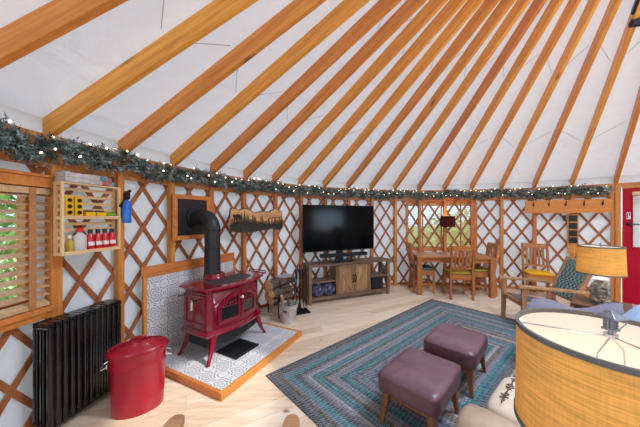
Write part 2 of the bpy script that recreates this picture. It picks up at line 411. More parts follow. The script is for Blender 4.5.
RUG_L, RUG_W = 3.42, 2.42
def rug_mat():
    m, nt, N, L, P = newmat('braided_rug')
    t = N.new('ShaderNodeTexCoord'); sp = N.new('ShaderNodeSeparateXYZ'); L.new(t.outputs['Object'], sp.inputs[0])
    X, Y = sp.outputs[0], sp.outputs[1]
    dx = math_(nt, 'SUBTRACT', RUG_L / 2, math_(nt, 'ABSOLUTE', X)); dy = math_(nt, 'SUBTRACT', RUG_W / 2, math_(nt, 'ABSOLUTE', Y))
    d = math_(nt, 'MINIMUM', dx, dy)
    pal = {'s': (82,86,92), 'b': (88,110,124), 't': (58,128,132), 'T': (40,104,112), 'l': (120,114,126), 'g': (140,140,140), 'n': (112,96,84), 'c': (170,166,156), 'd': (74,72,80)}
    seq = 'dsnbtslgbtnglTtslbdgnncnsTtlngTb'
    w = 1.22 / len(seq)
    r = ramp(nt, [(i / len(seq), lin(pal[k])) for i, k in enumerate(seq)], 'CONSTANT')
    L.new(math_(nt, 'DIVIDE', d, 1.22, True), r.inputs[0])
    # braid: herringbone flecks along each rope
    along = math_(nt, 'ADD', X, Y); row = math_(nt, 'FLOOR', math_(nt, 'DIVIDE', d, w / 2))
    ph = math_(nt, 'MULTIPLY', row, 1.9)
    br = math_(nt, 'SINE', math_(nt, 'ADD', math_(nt, 'MULTIPLY', along, 210.), ph))
    fr = math_(nt, 'SINE', math_(nt, 'MULTIPLY', d, 2 * PI / (w / 2)))
    nz = noise(nt, coords(nt, (1,1,1)), 45, 3, .7)
    fl = math_(nt, 'GREATER_THAN', math_(nt, 'ADD', math_(nt, 'MULTIPLY', br, .25), nz), .62)
    wn_ = N.new('ShaderNodeTexWhiteNoise'); wn_.noise_dimensions = '1D'; L.new(row, wn_.inputs['W'])
    hv = N.new('ShaderNodeHueSaturation'); L.new(math_(nt, 'ADD', math_(nt, 'MULTIPLY', wn_.outputs['Value'], .7), .62), hv.inputs['Value']); L.new(r.outputs[0], hv.inputs['Color'])
    col = mixc(nt, math_(nt, 'MULTIPLY', fl, .4), hv.outputs[0], lin((186,186,184)))
    dk = math_(nt, 'LESS_THAN', math_(nt, 'ADD', math_(nt, 'MULTIPLY', br, .2), nz), .36)
    col = mixc(nt, math_(nt, 'MULTIPLY', dk, .5), col, lin((52,50,54)))
    gro = math_(nt, 'LESS_THAN', fr, -.75); col = mixc(nt, math_(nt, 'MULTIPLY', gro, .35), col, lin((50,52,58)))
    L.new(col, P.inputs['Base Color']); P.inputs['Roughness'].default_value = .95; P.inputs['Specular IOR Level'].default_value = .2
    bump(nt, math_(nt, 'ADD', fr, math_(nt, 'MULTIPLY', br, .5)), .35, .004)
    return m
M['rug'] = rug_mat()

# ================================================================== THE SETTING
def arcmesh(mb, a0, a1, r0, r1, z0, z1, step=.02, mi=0):
    """solid block following the round wall between two angles"""
    n = max(1, int(abs(a1 - a0) / step)); rings = []
    for i in range(n + 1):
        a = a0 + (a1 - a0) * i / n
        rings.append([cyl(a, r0, z0), cyl(a, r1, z0), cyl(a, r1, z1), cyl(a, r0, z1)])
    return mb.loft(rings, True, True, mi)

# floor
fl = MB(); n = 96
fl.loft([[cyl(2*PI*i/n, R + .12, 0) for i in range(n)], [cyl(2*PI*i/n, R + .12, -.12) for i in range(n)]])
struct('floor', fl, M['floor'])
gd = MB(); gd.add([(-60,-60,-.5),(60,-60,-.5),(60,60,-.5),(-60,60,-.5)], [(0,1,2,3)])
struct('ground', gd, M['lawn'])

# round fabric wall with openings: (angle from, angle to, z from, z to)
W1 = (rad(174.0), rad(179.2), .94, 1.70)
W2 = (rad(76.0), rad(94.6), .82, 1.84)
W3 = (rad(206), rad(226), .9, 1.85)
W4 = (rad(322), rad(342), .9, 1.85)
DR = (rad(33.6), rad(46.6), 0., 2.06)
OPEN = [W1, W2, W3, W4, DR]
angs = sorted(set([round(2*PI*i/180, 6) for i in range(181)] + [round(x, 6) for o in OPEN for x in o[:2]]))
zs = sorted(set([0, .3, .6, 1.2, 1.5, 2.30] + [x for o in OPEN for x in o[2:]]))
def wall_part(name, alo, ahi):
    mb = MB(); A = [a for a in angs if alo - 1e-6 <= a <= ahi + 1e-6]
    vs = [cyl(a, R, z) for a in A for z in zs]; k = len(zs); fs = []
    for i in range(len(A) - 1):
        for j in range(k - 1):
            am, zm = (A[i] + A[i+1]) / 2, (zs[j] + zs[j+1]) / 2
            if any(o[0] < am < o[1] and o[2] < zm < o[3] for o in OPEN): continue
            fs.append((i*k+j, (i+1)*k+j, (i+1)*k+j+1, i*k+j+1))
    mb.add(vs, fs); struct(name, mb, M['wallfab'], smooth=True)
wall_part('wall_right', 0, angs[angs.index(round(W2[0], 6))])
wall_part('wall_back', angs[angs.index(round(W2[0], 6))], round(2*PI*67/180, 6))
wall_part('wall_left', round(2*PI*67/180, 6), round(PI*1.1, 6))
wall_part('wall_front', round(PI*1.1, 6), round(2*PI, 6))

# conical fabric ceiling (on top of the rafters), a little slack between them
cl = MB(); na, nr = 49 * 6, 14
vs = []
for i in range(na):
    a = A0 - DA / 6 * i * (2 * PI / (DA * 49))
    for j in range(nr + 1):
        t = j / nr; r = R + .03 + (RING_R - R - .03) * t
        sag = .018 * sin(PI * ((i % 6) / 6)) * min(1, t * 6 + .2)
        wr = .012 * sin(i * 7.3 + j * 2.1) * max(0, 1 - t * 5) if j else 0
        vs.append(cyl(a, r, 2.285 + PITCH * (RB - r) + sag + wr))
fs = []
for i in range(na):
    for j in range(nr):
        p, q = i * (nr + 1) + j, ((i + 1) % na) * (nr + 1) + j
        fs.append((p, q, q + 1, p + 1))
cl.add(vs, fs); ceiling = struct('ceiling', cl, M['roof'], smooth=True)
# zig-zag sewn seam in the lining, stepping up and down from bay to bay
sm = MB()
def roofpt(a, r, dz=.0): return cyl(a, r, 2.285 + PITCH * (RB - r) + .014 + dz)
for i in range(-2, 18):
    for rs in (3.3, 2.05):
        r1, r2 = (rs - .13, rs + .13) if i % 2 else (rs + .13, rs - .13)
        sm.tube([roofpt(th(i) - DA * .16, r1, -.022), roofpt(th(i) - DA * .5, (r1 + r2) / 2, -.012), roofpt(th(i) - DA * .84, r2, -.022)], .0028, 5)
obj('seam', sm, plain('grey_seam_thread', (176,174,176), .9), ceiling)

# crown ring and clear dome on top of the roof
ZT = WALL_H + PITCH * (RB - RING_R)
rg = MB(); rings = []
for i in range(64):
    a = 2 * PI * i / 64
    rings.append([cyl(a, RING_R + .02, ZT - .02), cyl(a, RING_R + .02, ZT + .24), cyl(a, RING_R - .06, ZT + .24), cyl(a, RING_R - .06, ZT - .02)])
rings.append(rings[0]); rg.loft(rings, True, False); struct('trim_1', rg, M['ringwood'])
dm = MB(); dm.lathe([(.80, 0), (.74, .16), (.56, .30), (.3, .39), (.04, .42)], 40, (CX, CY, ZT + .24), caps=False)
struct('window_5', dm, M['glass'], smooth=True)

# lattice: two layers of slats that wind up the wall, 0.28 m apart
lat = MB(); P_A, ZP = DA / 2, .42
def blocked(a, z):
    a = a % (2 * PI)
    if DR[0] - .012 < a < DR[1] + .012: return True
    if W1[0] - .035 < a < W1[1] + .03 and .86 < z < 1.80: return True
    for o in (W3, W4):
        if o[0] < a < o[1] and o[2] < z < o[3]: return True
    return False
for layer, (rr, s) in enumerate(((R - .012, 1), (R - .027, -1))):
    for k in range(98):
        a_s = A0 + P_A * (k + .25) * (2 * PI / (DA * 49)); pts = []; N_ = 36
        def flush(p):
            if len(p) > 1:
                rg_ = []
                for (aa, zz) in p:
                    ha = .019 / (R * .83)
                    rg_.append([cyl(aa - ha, rr - .006, zz), cyl(aa + ha, rr - .006, zz), cyl(aa + ha, rr + .006, zz), cyl(aa - ha, rr + .006, zz)])
                lat.loft(rg_)
        for j in range(N_ + 1):
            z = .01 + (2.12 - .01) * j / N_; a = a_s + s * (z - 1.0) / ZP * P_A
            if blocked(a, z): flush(pts); pts = []
            else: pts.append((a, z))
        flush(pts)
struct('wall_lattice', lat, M['lattice'])

# studs: one under every rafter
for n_, i in enumerate(range(-4, 25)):
    a = th(i)
    if DR[0] - .02 < a % (2*PI) < DR[1] + .02 : continue
    b = MB(); b.box((0,0,0), (.072 if i < 1 else .058, .062, 2.125), RZ(0))
    o = struct('trim_%d' % (n_ + 10), b, M['stud'], bevel=.004)
    if 1 <= i <= 4: a += .014
    place(o, cyl(a, R - .067, 1.0625), a - PI / 2)
# top rail between the studs, low base board, wall-top cable plate
tr = MB(); arcmesh(tr, rad(196), DR[1] + .02, R - .066, R - .034, 1.885, 1.975); struct('trim_2', tr, M['ringwood'], bevel=.003)
bb = MB(); arcmesh(bb, rad(196), DR[1] + .02, R - .006, R + .03, 0, .05); struct('baseboard_back', bb, M['ringwood'])
pl = MB(); arcmesh(pl, rad(200), rad(10), R - .05, R - .006, 2.085, 2.128); struct('trim_3', pl, M['ringwood'])

# rafters
RAFT = {
 -2: 'broad fir roof rafter outside the top corner, beyond the one above the window blind',
 -1: 'broad fir roof rafter crossing the top corner above the wooden window blind',
 0: 'fir roof rafter whose foot sits in the garland between window blind and pine shelf',
 1: 'fir roof rafter whose foot sits in the garland above the blue torch',
 2: 'fir roof rafter whose foot sits in the garland left of the black stovepipe plate',
 3: 'fir roof rafter whose foot sits in the garland right of the black stovepipe elbow',
 4: 'fir roof rafter whose foot sits above the left end of the carved forest panel',
 5: 'fir roof rafter whose foot sits above the right end of the carved forest panel',
 6: 'fir roof rafter whose foot sits above the left edge of the television',
 7: 'fir roof rafter whose foot sits over the television, second from its left edge',
 8: 'fir roof rafter whose foot sits over the television, just right of its middle',
 9: 'fir roof rafter whose foot sits above the right edge of the television',
 10: 'fir roof rafter whose foot sits between television and blinded dining window',
 11: 'fir roof rafter whose foot sits over the left part of the dining window',
 12: 'fir roof rafter whose foot sits straight above the maroon wall sconce',
 13: 'fir roof rafter whose foot sits over the right end of the dining window',
 14: 'fir roof rafter whose foot sits over bare lattice between dining table and coat rack',
 15: 'fir roof rafter whose foot sits above the left end of the coat rack',
 16: 'fir roof rafter above the strip of four black squares, passing the track light',
 17: 'fir roof rafter whose foot rests on the frame of the red door',
 18: 'fir roof rafter above the hinge side of the red door'}
L_R = (RB - RING_R) / cos(math.atan(PITCH))
rb = MB(); rb.box((L_R / 2 - .03, 0, .069), (L_R + .06, .046, .138))
r0 = obj('roof_rafter', rb, M['rafter'], bevel=.004)
for i, lab in RAFT.items():
    o = r0 if i == -2 else r0.copy()
    if i != -2: C.objects.link(o)
    a = th(i); o.location = cyl(a, RB - .01, WALL_H + .004)
    ax = Vector((-cos(a), -sin(a), PITCH)).normalized(); sd = Vector((sin(a), -cos(a), 0)); up = ax.cross(sd)
    if up.z < 0: sd = -sd; up = ax.cross(sd)
    o.rotation_euler = Matrix((ax, sd, up)).transposed().to_euler()
    tag(o, lab, 'rafter', 'roof rafters')

# window beside the shelf: frame, pane, blind
def chord_root(a): return cyl(a, R, 0), a - PI / 2        # local +y points out through the wall, +x to the viewer's right
aw = (W1[0] + W1[1]) / 2
def arc_window(name, o, depth, fw=.05):
    f = MB()
    arcmesh(f, o[0] - .008, o[1] + .008, R - .02, R + depth, o[3], o[3] + fw); arcmesh(f, o[0] - .008, o[1] + .008, R - .02, R + depth, o[2] - fw, o[2])
    arcmesh(f, o[0] - .012, o[0], R - .02, R + depth, o[2], o[3]); arcmesh(f, o[1], o[1] + .012, R - .02, R + depth, o[2], o[3])
    w = struct(name, MB_pane(o, depth), M['glass'])
    obj('window_frame', f, M['ringwood'], w, bevel=.003)
    return w
def MB_pane(o, depth, lo=None):
    p = MB(); arcmesh(p, o[0] if lo is None else lo, o[1], R + depth - .02, R + depth - .016, o[2], o[3]); return p
arc_window('window_1', W1, .05)
arc_window('window_2', W2, .12)
arc_window('window_3', W3, .05); arc_window('window_4', W4, .05)
# heavy header and sill boards between the studs at the near window
hd = MB(); arcmesh(hd, th(0) + .008, rad(184), R - .125, R - .035, 1.730, 1.80); arcmesh(hd, th(0) + .008, rad(184), R - .135, R - .035, 1.80, 1.82)
struct('trim_4', hd, M['ringwood'], bevel=.004)
sl = MB(); arcmesh(sl, th(0) + .008, rad(184), R - .125, R - .035, .845, .885); arcmesh(sl, th(0) + .008, rad(184), R - .105, R - .035, .80, .845)
struct('trim_5', sl, M['ringwood'], bevel=.004)

bl_a0, bl_a1 = th(0) + .012, rad(183)
t = thing('window_blind', 'wooden slatted blind over the window beside the pine shelf, slats open', 'window blind', cyl((bl_a0 + bl_a1) / 2, R - .08, .9), 0)
t0 = Vector(t.location)
def rel(mb, o): mb.v = [tuple(Vector(v) - o) for v in mb.v]; return mb
def blind(t, t0, a0, a1, r, z0, z1, step, half, tilt, mat, tapes, wtape=.038, thick=.004):
    k = 0; z = z0 + .03
    while z < z1 - .05:
        b = MB(); n_ = 10; rings = []
        for i in range(n_ + 1):
            a = a0 + (a1 - a0) * i / n_; dr, dz = half * cos(tilt), half * sin(tilt)
            rings.append([cyl(a, r - dr, z - dz), cyl(a, r + dr, z + dz), cyl(a, r + dr, z + dz + thick), cyl(a, r - dr, z - dz + thick)])
        b.loft(rings); obj('slat', rel(b, t0), mat, t); z += step; k += 1
    h = MB(); arcmesh(h, a0, a1, r - .03, r + .03, z1 - .045, z1); obj('head_rail', rel(h, t0), mat, t, bevel=.003)
    h = MB(); arcmesh(h, a0, a1, r - .028, r + .028, z0, z0 + .018); obj('bottom_rail', rel(h, t0), mat, t, bevel=.003)
    for a in tapes:
        b = MB(); arcmesh(b, a - wtape / 2 / R, a + wtape / 2 / R, r - half - .006, r - half - .003, z0, z1); obj('ladder_tape', rel(b, t0), M['blindtape'], t)
blind(t, t0, bl_a0, bl_a1, R - .078, .888, 1.725, .058, .027, .42, M['blindwood'], (rad(174.3), rad(180.4)), .04)
t = thing('window_blind', 'long wooden slatted blind behind the lattice at the dining table', 'window blind', cyl(rad(85), R + .04, .82)); t0 = Vector(t.location)
blind(t, t0, W2[0] + .003, W2[1] - .003, R + .042, .825, 1.835,   .046, .026, .38, M['blindcream'], (rad(79.5), rad(84.8), rad(90.2)), .03)
wh = MB(); arcmesh(wh, rad(74.6), rad(96), R - .075, R - .03, 1.90, 1.985); struct('trim_6', wh, M['ringwood'], bevel=.004)
ws = MB(); arcmesh(ws, rad(75.2), rad(95.4), R - .02, R + .02, .765, .82); struct('trim_7', ws, M['ringwood'], bevel=.004)

# red door with frame posts
da, db = cyl(DR[1], R - .03), cyl(DR[0], R - .03); dv = db - da; dlen = dv.length; dphi = math.atan2(dv.y, dv.x)
fr = MB(); H_ = 2.09
fr.box((-.045, .0, H_ / 2), (.062, .11, H_)); fr.box((-.105, .01, H_ / 2), (.05, .09, H_)); fr.box((dlen + .045, 0, H_ / 2), (.09, .11, H_))
fr.box((dlen / 2, 0, 2.055), (dlen, .11, .05))
dframe = struct('door_frame', fr, M['stud'], bevel=.004); place(dframe, da, dphi)
dframe['kind'] = 'structure'
d = MB(); WX0, WX1, WZ0, WZ1 = .14, dlen - .14, 1.0, 1.90
def rect(x0, x1, z0, z1): return [(x0, z0), (x1, z0), (x1, z1), (x0, z1)]
d.frame(rect(.004, dlen - .004, .008, 2.026), rect(WX0, WX1, WZ0, WZ1), lambda p: (p[0], -.022, p[1]), lambda p: (p[0], .022, p[1]))
door = struct('door_1', d, M['reddoor'], bevel=.002); place(door, da, dphi)
g = MB(); g.box(((WX0 + WX1) / 2, 0, (WZ0 + WZ1) / 2), (WX1 - WX0, .008, WZ1 - WZ0)); obj('door_pane', g, M['glass'], door)
g = MB(); g.frame(rect(WX0 - .03, WX1 + .03, WZ0 - .03, WZ1 + .03), rect(WX0 + .012, WX1 - .012, WZ0 + .012, WZ1 - .012), lambda p: (p[0], -.036, p[1]), lambda p: (p[0], -.022, p[1]))
obj('door_pane_frame', g, M['reddoor'], door, bevel=.003)
g = MB(); g.box((.075, -.028, 1.545), (.05, .014, .12)); obj('lock_keypad', g, M['white'], door, bevel=.004)
g = MB(); g.box((.062, -.037, 1.55), (.012, .01, .085)); g.box((.088, -.037, 1.57), (.012, .01, .05)); obj('lock_key', g, M['blackplastic'], door)
g = MB(); g.lathe([(.001, 0), (.03, 0), (.03, .014), (.014, .018), (.012, .05), (.001, .052)], 20); g.v = [(x, -z - .022, y) for x, y, z in g.v]
g.tube([(0, -.068, 0), (.05, -.072, .0), (.12, -.07, -.004)], [.012, .011, .009], 8); g.v = [(x + .075, y, z + 1.40) for x, y, z in g.v]
obj('door_handle', g, M['blackmetal'], door, smooth=True, auto=True)
t = thing('window_blind', 'white slatted blind on the red door with a tan top board', 'window blind', da, dphi)
g = MB(); g.box(((WX0 + WX1) / 2 , -.062, 1.93), (WX1 - WX0 + .05, .05, .06)); obj('head_rail', g, M['pine'], t, bevel=.004)
z = 1.02
while z < 1.89:
    g = MB(); g.box(((WX0 + WX1) / 2, -.062, z), (WX1 - WX0 + .03, .036, .003), RX(.75)); obj('slat', g, M['whiteblind'], t); z += .026

# outside: shrubs seen through the windows
def shrub(x, y, hgt, wid, nleaf, mat, label):
    t = thing('shrub', label, 'shrub', (x, y, -.5))
    s = MB(); s.tube([(0,0,0), (.03,.02,hgt*.5), (0,0,hgt*.85)], [.05,.03,.012], 7)
    for k in range(7):
        a = k * 2.4; s.tube([(0,0,hgt*.15+.08*k), (cos(a)*wid*.3, sin(a)*wid*.3, hgt*(.4+.06*k))], [.02,.008], 6)
    obj('stem', s, M['stem'], t)
    f = MB(); rnd = random.Random(int(x * 100 + y * 10))
    for k in range(nleaf):
        u, v_, w_ = rnd.uniform(-1,1), rnd.uniform(0,2*PI), rnd.random() ** .4
        q = math.sqrt(1 - u * u); p = Vector((q*cos(v_)*wid/2*w_, q*sin(v_)*wid/2*w_, hgt*.55 + u*hgt*.5*w_))
        e1 = Vector((rnd.gauss(0,1), rnd.gauss(0,1), rnd.gauss(0,1))).normalized(); e2 = e1.cross(Vector((rnd.gauss(0,1), rnd.gauss(0,1), rnd.gauss(0,1)))).normalized()
        s1, s2 = rnd.uniform(.05,.09), rnd.uniform(.025,.045)
        f.add([p - e1*s1, p + e2*s2, p + e1*s1, p - e2*s2], [(0,1,2,3)])
    obj('leaves', f, mat, t)
shrub(-4.3, 2.2, 3.4, 2.4, 2600, M['leaf'], 'green leafy shrub outside the window beside the pine shelf')
shrub(-6.0, 5.2, 3.6, 2.8, 2200, M['leaf'], 'farther green shrub outside the window beside the pine shelf')
shrub(1.9, 8.4, 2.1, 2.6, 2200, M['leafy'], 'yellow green shrub outside the dining window, left of the sconce')
shrub(4.9, 8.7, 2.2, 2.8, 2200, M['leafy'], 'yellow green shrub outside the dining window, right of the sconce')

# ================================================================== GARLAND AND LIGHTS
GA0, GA1 = rad(184), rad(48.9)
def gar(u, off=0.):
    a = GA0 + (GA1 - GA0) * u
    return a, R - .145, 2.012 + .018 * sin(u * 61) + .012 * sin(u * 143 + 1)
rnd = random.Random(3)
root = thing('garland', 'long blue green pine garland hung along the wall top under the rafters', 'garland', (CX, CY, 0))
o0 = Vector((CX, CY, 0)); fo = MB()
LEN = (GA0 - GA1) * R; NS = int(LEN * 300)
for k in range(NS):
    u = rnd.random(); a, r, z = gar(u)
    c = cyl(a, r, z) - o0; rdir = Vector((cos(a), sin(a), 0)); tdir = Vector((-sin(a), cos(a), 0))
    ph = rnd.uniform(0, 2 * PI); od = rdir * cos(ph) * .8 + Vector((0,0,1)) * sin(ph)
    d = (od * rnd.uniform(.5, 1) + tdir * rnd.choice((-1, 1)) * rnd.uniform(.2, 1.1)).normalized()
    ln = rnd.uniform(.052, .118); base = c + od * .028
    sd = d.cross(Vector((rnd.gauss(0,1), rnd.gauss(0,1), rnd.gauss(0,1)))).normalized(); up = d.cross(sd)
    for j in range(11):
        q = base + d * ln * (j + 1) / 12; b = j * 2.4
        nd = (d * .75 + sd * cos(b) * .75 + up * sin(b) * .75).normalized(); nl = rnd.uniform(.026, .042)
        w = nd.cross(Vector((rnd.gauss(0,1), rnd.gauss(0,1), rnd.gauss(0,1)))).normalized() * .0058
        tip = q + nd * nl
        if math.hypot(tip.x, tip.y) > R - .005: continue
        fo.add([q - w, q + w, q + nd * nl], [(0,1,2)])
obj('needles', fo, M['needles'], root)['kind'] = 'stuff'
st = MB(); st.tube([cyl(*gar(i / 160)) - o0 for i in range(161)], .012, 6); obj('garland_stem', st, M['stem'], root)
for k in range(22):
    u = (k + rnd.uniform(.2,.8)) / 22; a, r, z = gar(u); p = cyl(a, r - .07, z + rnd.uniform(-.05,.05)) - o0
    pc = MB(); pc.lathe([(.002,-.03),(.016,-.022),(.021,-.004),(.014,.016),(.003,.03)], 9); obj('pine_cone', pc, M['cone'], root, loc=p)
root = thing('string_lights', 'warm white fairy light string wound through the pine garland', 'string lights', (CX, CY, 0))
wr = MB(); wp = []
for i in range(500):
    u = i / 499; a, r, z = gar(u); q = u * 210
    wp.append(cyl(a, r + .055 * cos(q), z + .055 * sin(q)) - o0)
wr.tube(wp, .0022, 5); obj('wire', wr, M['wire'], root)
bm_ = MB(); bm_.lathe([(.001,-.009),(.0055,-.006),(.007,0),(.005,.006),(.001,.01)], 8)
b0 = None
for k in range(100):
    u = (k + rnd.uniform(.1,.9)) / 100; a, r, z = gar(u); ph = rnd.uniform(-.6, 1.7)
    p = cyl(a, r - .10 * cos(ph), z + .10 * sin(ph)) - o0
    if b0 is None: b0 = o = obj('bulb', bm_, M['fairy'], root, smooth=True)
    else: o = b0.copy(); C.objects.link(o)
    o.location = p; o.rotation_euler = (rnd.uniform(-1,1), rnd.uniform(-1,1), 0)

# ================================================================== PINE WALL SHELF AND ITS CONTENTS
SR = rad(78.07); SL = Vector((-1.813, 1.766, 1.245))
t = thing('wall_shelf', 'pale pine slatted wall shelf beside the blind, holding red bottles', 'shelf', SL, SR)
SW, SD, SH = .424, .078, .53
for x in (.009, SW - .009):
    for y in (.009, SD - .009): obj('corner_post', MB().box((x, y, SH / 2), (.018, .018, SH)), M['pinez'], t, bevel=.002)
    for z in (.012, .27, SH - .012): obj('side_rail', MB().box((x, SD / 2, z), (.014, SD - .036, .024)), M['pine'], t, bevel=.001)
for z, h in ((.009, .018), (.27, .018), (SH - .006, .012)):
    b = MB(); b.box((SW / 2, SD / 2, z), (SW - .036, SD - .004, h)); obj('shelf_board', b, M['pine'], t, bevel=.002)
for z in (.027, .285):
    b = MB(); b.box((SW / 2, .006, z - .008), (SW - .036, .012, .016)); obj('front_lip', b, M['pine'], t, bevel=.002)
for z in (.075, .125, .18, .225, .33, .38, .43, .485):
    b = MB(); b.box((SW / 2, SD - .005, z), (SW - .036, .009, .022)); obj('back_slat', b, M['pine'], t, bevel=.001)
def on_shelf(x, y, z): return SL + RZ(SR) @ Vector((x, y, z))
g = 'flat boxes lying on the pine wall shelf'
for k, (z, lab, m1, m2) in enumerate(((.5315, 'pale printed box under another on top of the pine shelf', M['boxgrey'], M['boxred']),
                                     (.5665, 'pale printed box with teal end, uppermost on the pine shelf', M['boxgrey'], M['boxteal']))):
    r_ = thing('game_box', lab, 'box', on_shelf(.02, -.005, z), SR, g)
    w = .345 - .02 * k
    b = MB(); b.box((w * .36, .05, .017), (w * .72, .10, .034)); obj('box', b, m1, r_, bevel=.002)
    b = MB(); b.box((w * .81, .05, .017), (w * .18, .1, .034)); obj('printed_end', b, m2, r_, bevel=.002)
    b = MB(); b.box((w * .95, .05, .017), (w * .10, .1, .034)); obj('end_panel', b, M['boxteal' if k == 0 else 'boxred'], r_, bevel=.002)
def yellow_box(lab, x):
    r_ = thing('yellow_box', lab, 'box', on_shelf(x, .012, .2795), SR, 'yellow boxes on the pine shelf')
    b = MB(); b.box((.026, .028, .075), (.052, .05, .15)); obj('carton', b, M['yellow'], r_, bevel=.002)
    for z in (.03, .075, .12):
        b = MB(); b.tube([(.026, -.0005, z), (.026, -.002, z)], .015, 14); obj('black_dot', b, M['blackplastic'], r_)
        b = MB(); b.tube([(.0525, .03, z), (.054, .03, z)], .014, 14); obj('black_dot', b, M['blackplastic'], r_)
yellow_box('yellow box with black dots standing left on the upper pine shelf', .032)
yellow_box('yellow box with black dots standing beside its leftmost twin', .094)
for k, (x, lab) in enumerate(((.165, 'low black and yellow pack next to the dotted yellow boxes'), (.245, 'low black and yellow pack next to the green pack'))):
    r_ = thing('battery_pack', lab, 'pack', on_shelf(x, .012, .2795), SR, 'black and yellow packs on the pine shelf')
    b = MB(); b.box((.035, .03, .018), (.07, .055, .036)); obj('card', b, M['yellow'], r_, bevel=.003)
    b = MB(); b.pad(.062, .045, .014, c=(.035, .03, .036), n=20, m=6); obj('black_top', b, M['blackplastic'], r_, smooth=True)
r_ = thing('green_pack', 'lime green pack at the right end of the upper pine shelf', 'pack', on_shelf(.325, .012, .2795), SR)
b = MB(); b.pad(.085, .05, .034, c=(.04, .03, 0), n=24, m=7, puff=.004); obj('pouch', b, M['green'], r_, smooth=True)
b = MB(); b.box((.04, .03, .0395), (.05, .03, .003)); obj('pack_label', b, M['amber'], r_)
# bottles
def bottle(name, lab, x, y, z, rr, h, m, capm, capr, caph, labm=None, grp=None, sq=1.):
    r_ = thing(name, lab, 'bottle', on_shelf(x, y, z), SR, grp)
    b = MB(); b.lathe([(rr*.9, 0), (rr, .006), (rr, h*.68), (rr*.9, h*.78), (capr*.9, h*.9), (capr*.9, h)], 20, sy=sq); obj('body', b, m, r_, smooth=True, auto=True)
    b = MB(); b.lathe([(capr, h - .006), (capr, h + caph - .003), (capr*.85, h + caph)], 16); obj('cap', b, capm, r_, smooth=True, auto=True)
    if labm:
        b = MB(); n_ = 14; A = [PI * 1.2 + PI * .6 * i / n_ for i in range(n_ + 1)]
        b.loft([[(cos(a)*(rr+.0012), sin(a)*(rr*sq+.0012), h*.26), (cos(a)*(rr+.0012), sin(a)*(rr*sq+.0012), h*.48)] for a in A], False, False); obj('bottle_label', b, labm, r_, smooth=True)
    return r_
bottle('amber_bottle', 'short amber bottle tucked at the left of the lower pine shelf', .075, .042, .0185, .024, .105, M['amber'], M['white'], .012, .018)
bottle('white_bottle', 'milky white jug with red cap on the lower pine shelf', .14, .04, .0185, .044, .15, M['milky'], M['redcap'], .02, .024, sq=.72)
rb = bottle('red_bottle', 'red fuel bottle with black cap next to the white jug', .21, .038, .0185, .027, .135, M['redbottle'], M['blackplastic'], .015, .026, M['paper'], 'red fuel bottles on the lower pine shelf')
dup(rb, on_shelf(.266, .037, .0185), SR, 'red fuel bottle with black cap, second after the white jug')
dup(rb, on_shelf(.321, .039, .0185), SR, 'red fuel bottle with black cap, third after the white jug')
dup(rb, on_shelf(.376, .038, .0185), SR, 'red fuel bottle with black cap at the shelf end, farthest from the jug')
# blue torch hanging on the shelf side
r_ = thing('blow_torch', 'blue gas torch with black head hanging beside the pine shelf', 'torch', on_shelf(.468, -.01, .225), SR); r_.scale = (1.12, 1.12, 1.12)
b = MB(); b.lathe([(.026, 0), (.03, .004), (.031, .01), (.031, .15), (.024, .168), (.012, .178), (.012, .186)], 24); obj('cylinder', b, M['blue'], r_, smooth=True, auto=True)
b = MB(); b.box((0, 0, .212), (.036, .032, .05)); b.tube([(0,0,.18), (0,0,.25)], .015, 12); b.tube([(.0,0,.236), (.03,0,.256)], .012, 10); obj('valve', b, M['blackplastic'], r_, bevel=.003)
b = MB(); b.tube([(-.01,-.004,.23), (-.03,-.02,.222), (-.055,-.04,.18), (-.08,-.05,.145)], [.007,.006,.006,.006], 10); b.tube([(-.075,-.048,.15), (-.095,-.055,.125)], [.010,.012], 12); obj('nozzle', b, M['blackmetal'], r_, smooth=True, auto=True)
b = MB(); b.box((0, .046, .10), (.02, .03, .12)); b.tube([(0, .034, .06), (0, -.001, .06)], .004, 6); obj('bracket', b, M['blackmetal'], r_)

# ================================================================== RADIATOR
RR = rad(80.6)
t = thing('radiator', 'black column radiator standing under the blind and pine shelf', 'radiator', (-1.835, 1.70, 0), RR)
s0 = None
for k in range(12):
    b = MB()
    for y in (.016, .0725, .129):
        b.tube([(0, y, .07), (0, y, .765)], .0145, 10); b.box((0, y, .42), (.037, .014, .66))
    for z in (.075, .765):
        b.tube([(0, .010, z), (0, .135, z)], .021, 8); b.box((0, .0725, z + (.014 if z > .5 else -.01)), (.036, .13, .022))
    if s0 is None: s0 = o = obj('radiator_section', b, M['radiator'], t, bevel=0, smooth=True, auto=True)
    else: o = s0.copy(); C.objects.link(o)
    o.location = (.022 + .0445 * k, 0, 0)
for x in (.03, .50):
    b = MB(); b.bar((x, .02, .07), (x, .0, 0), .024, .03, up=(1,0,0)); b.bar((x, .125, .07), (x, .14, 0), .024, .03, up=(1,0,0)); obj('foot', b, M['radiator'], t, bevel=.003)
b = MB(); b.tube([(.53, .0725, .075), (.575, .0725, .075), (.59, .0725, .06), (.59, .0725, 0)], .013, 10); obj('pipe', b, M['blackmetal'], t, smooth=True)
b = MB(); b.box((.575, .0725, .16), (.045, .06, .12)); b.tube([(.575, .0725, .1), (.575, .0725, .07)], .016, 10); obj('thermostat', b, M['blackplastic'], t, bevel=.004)

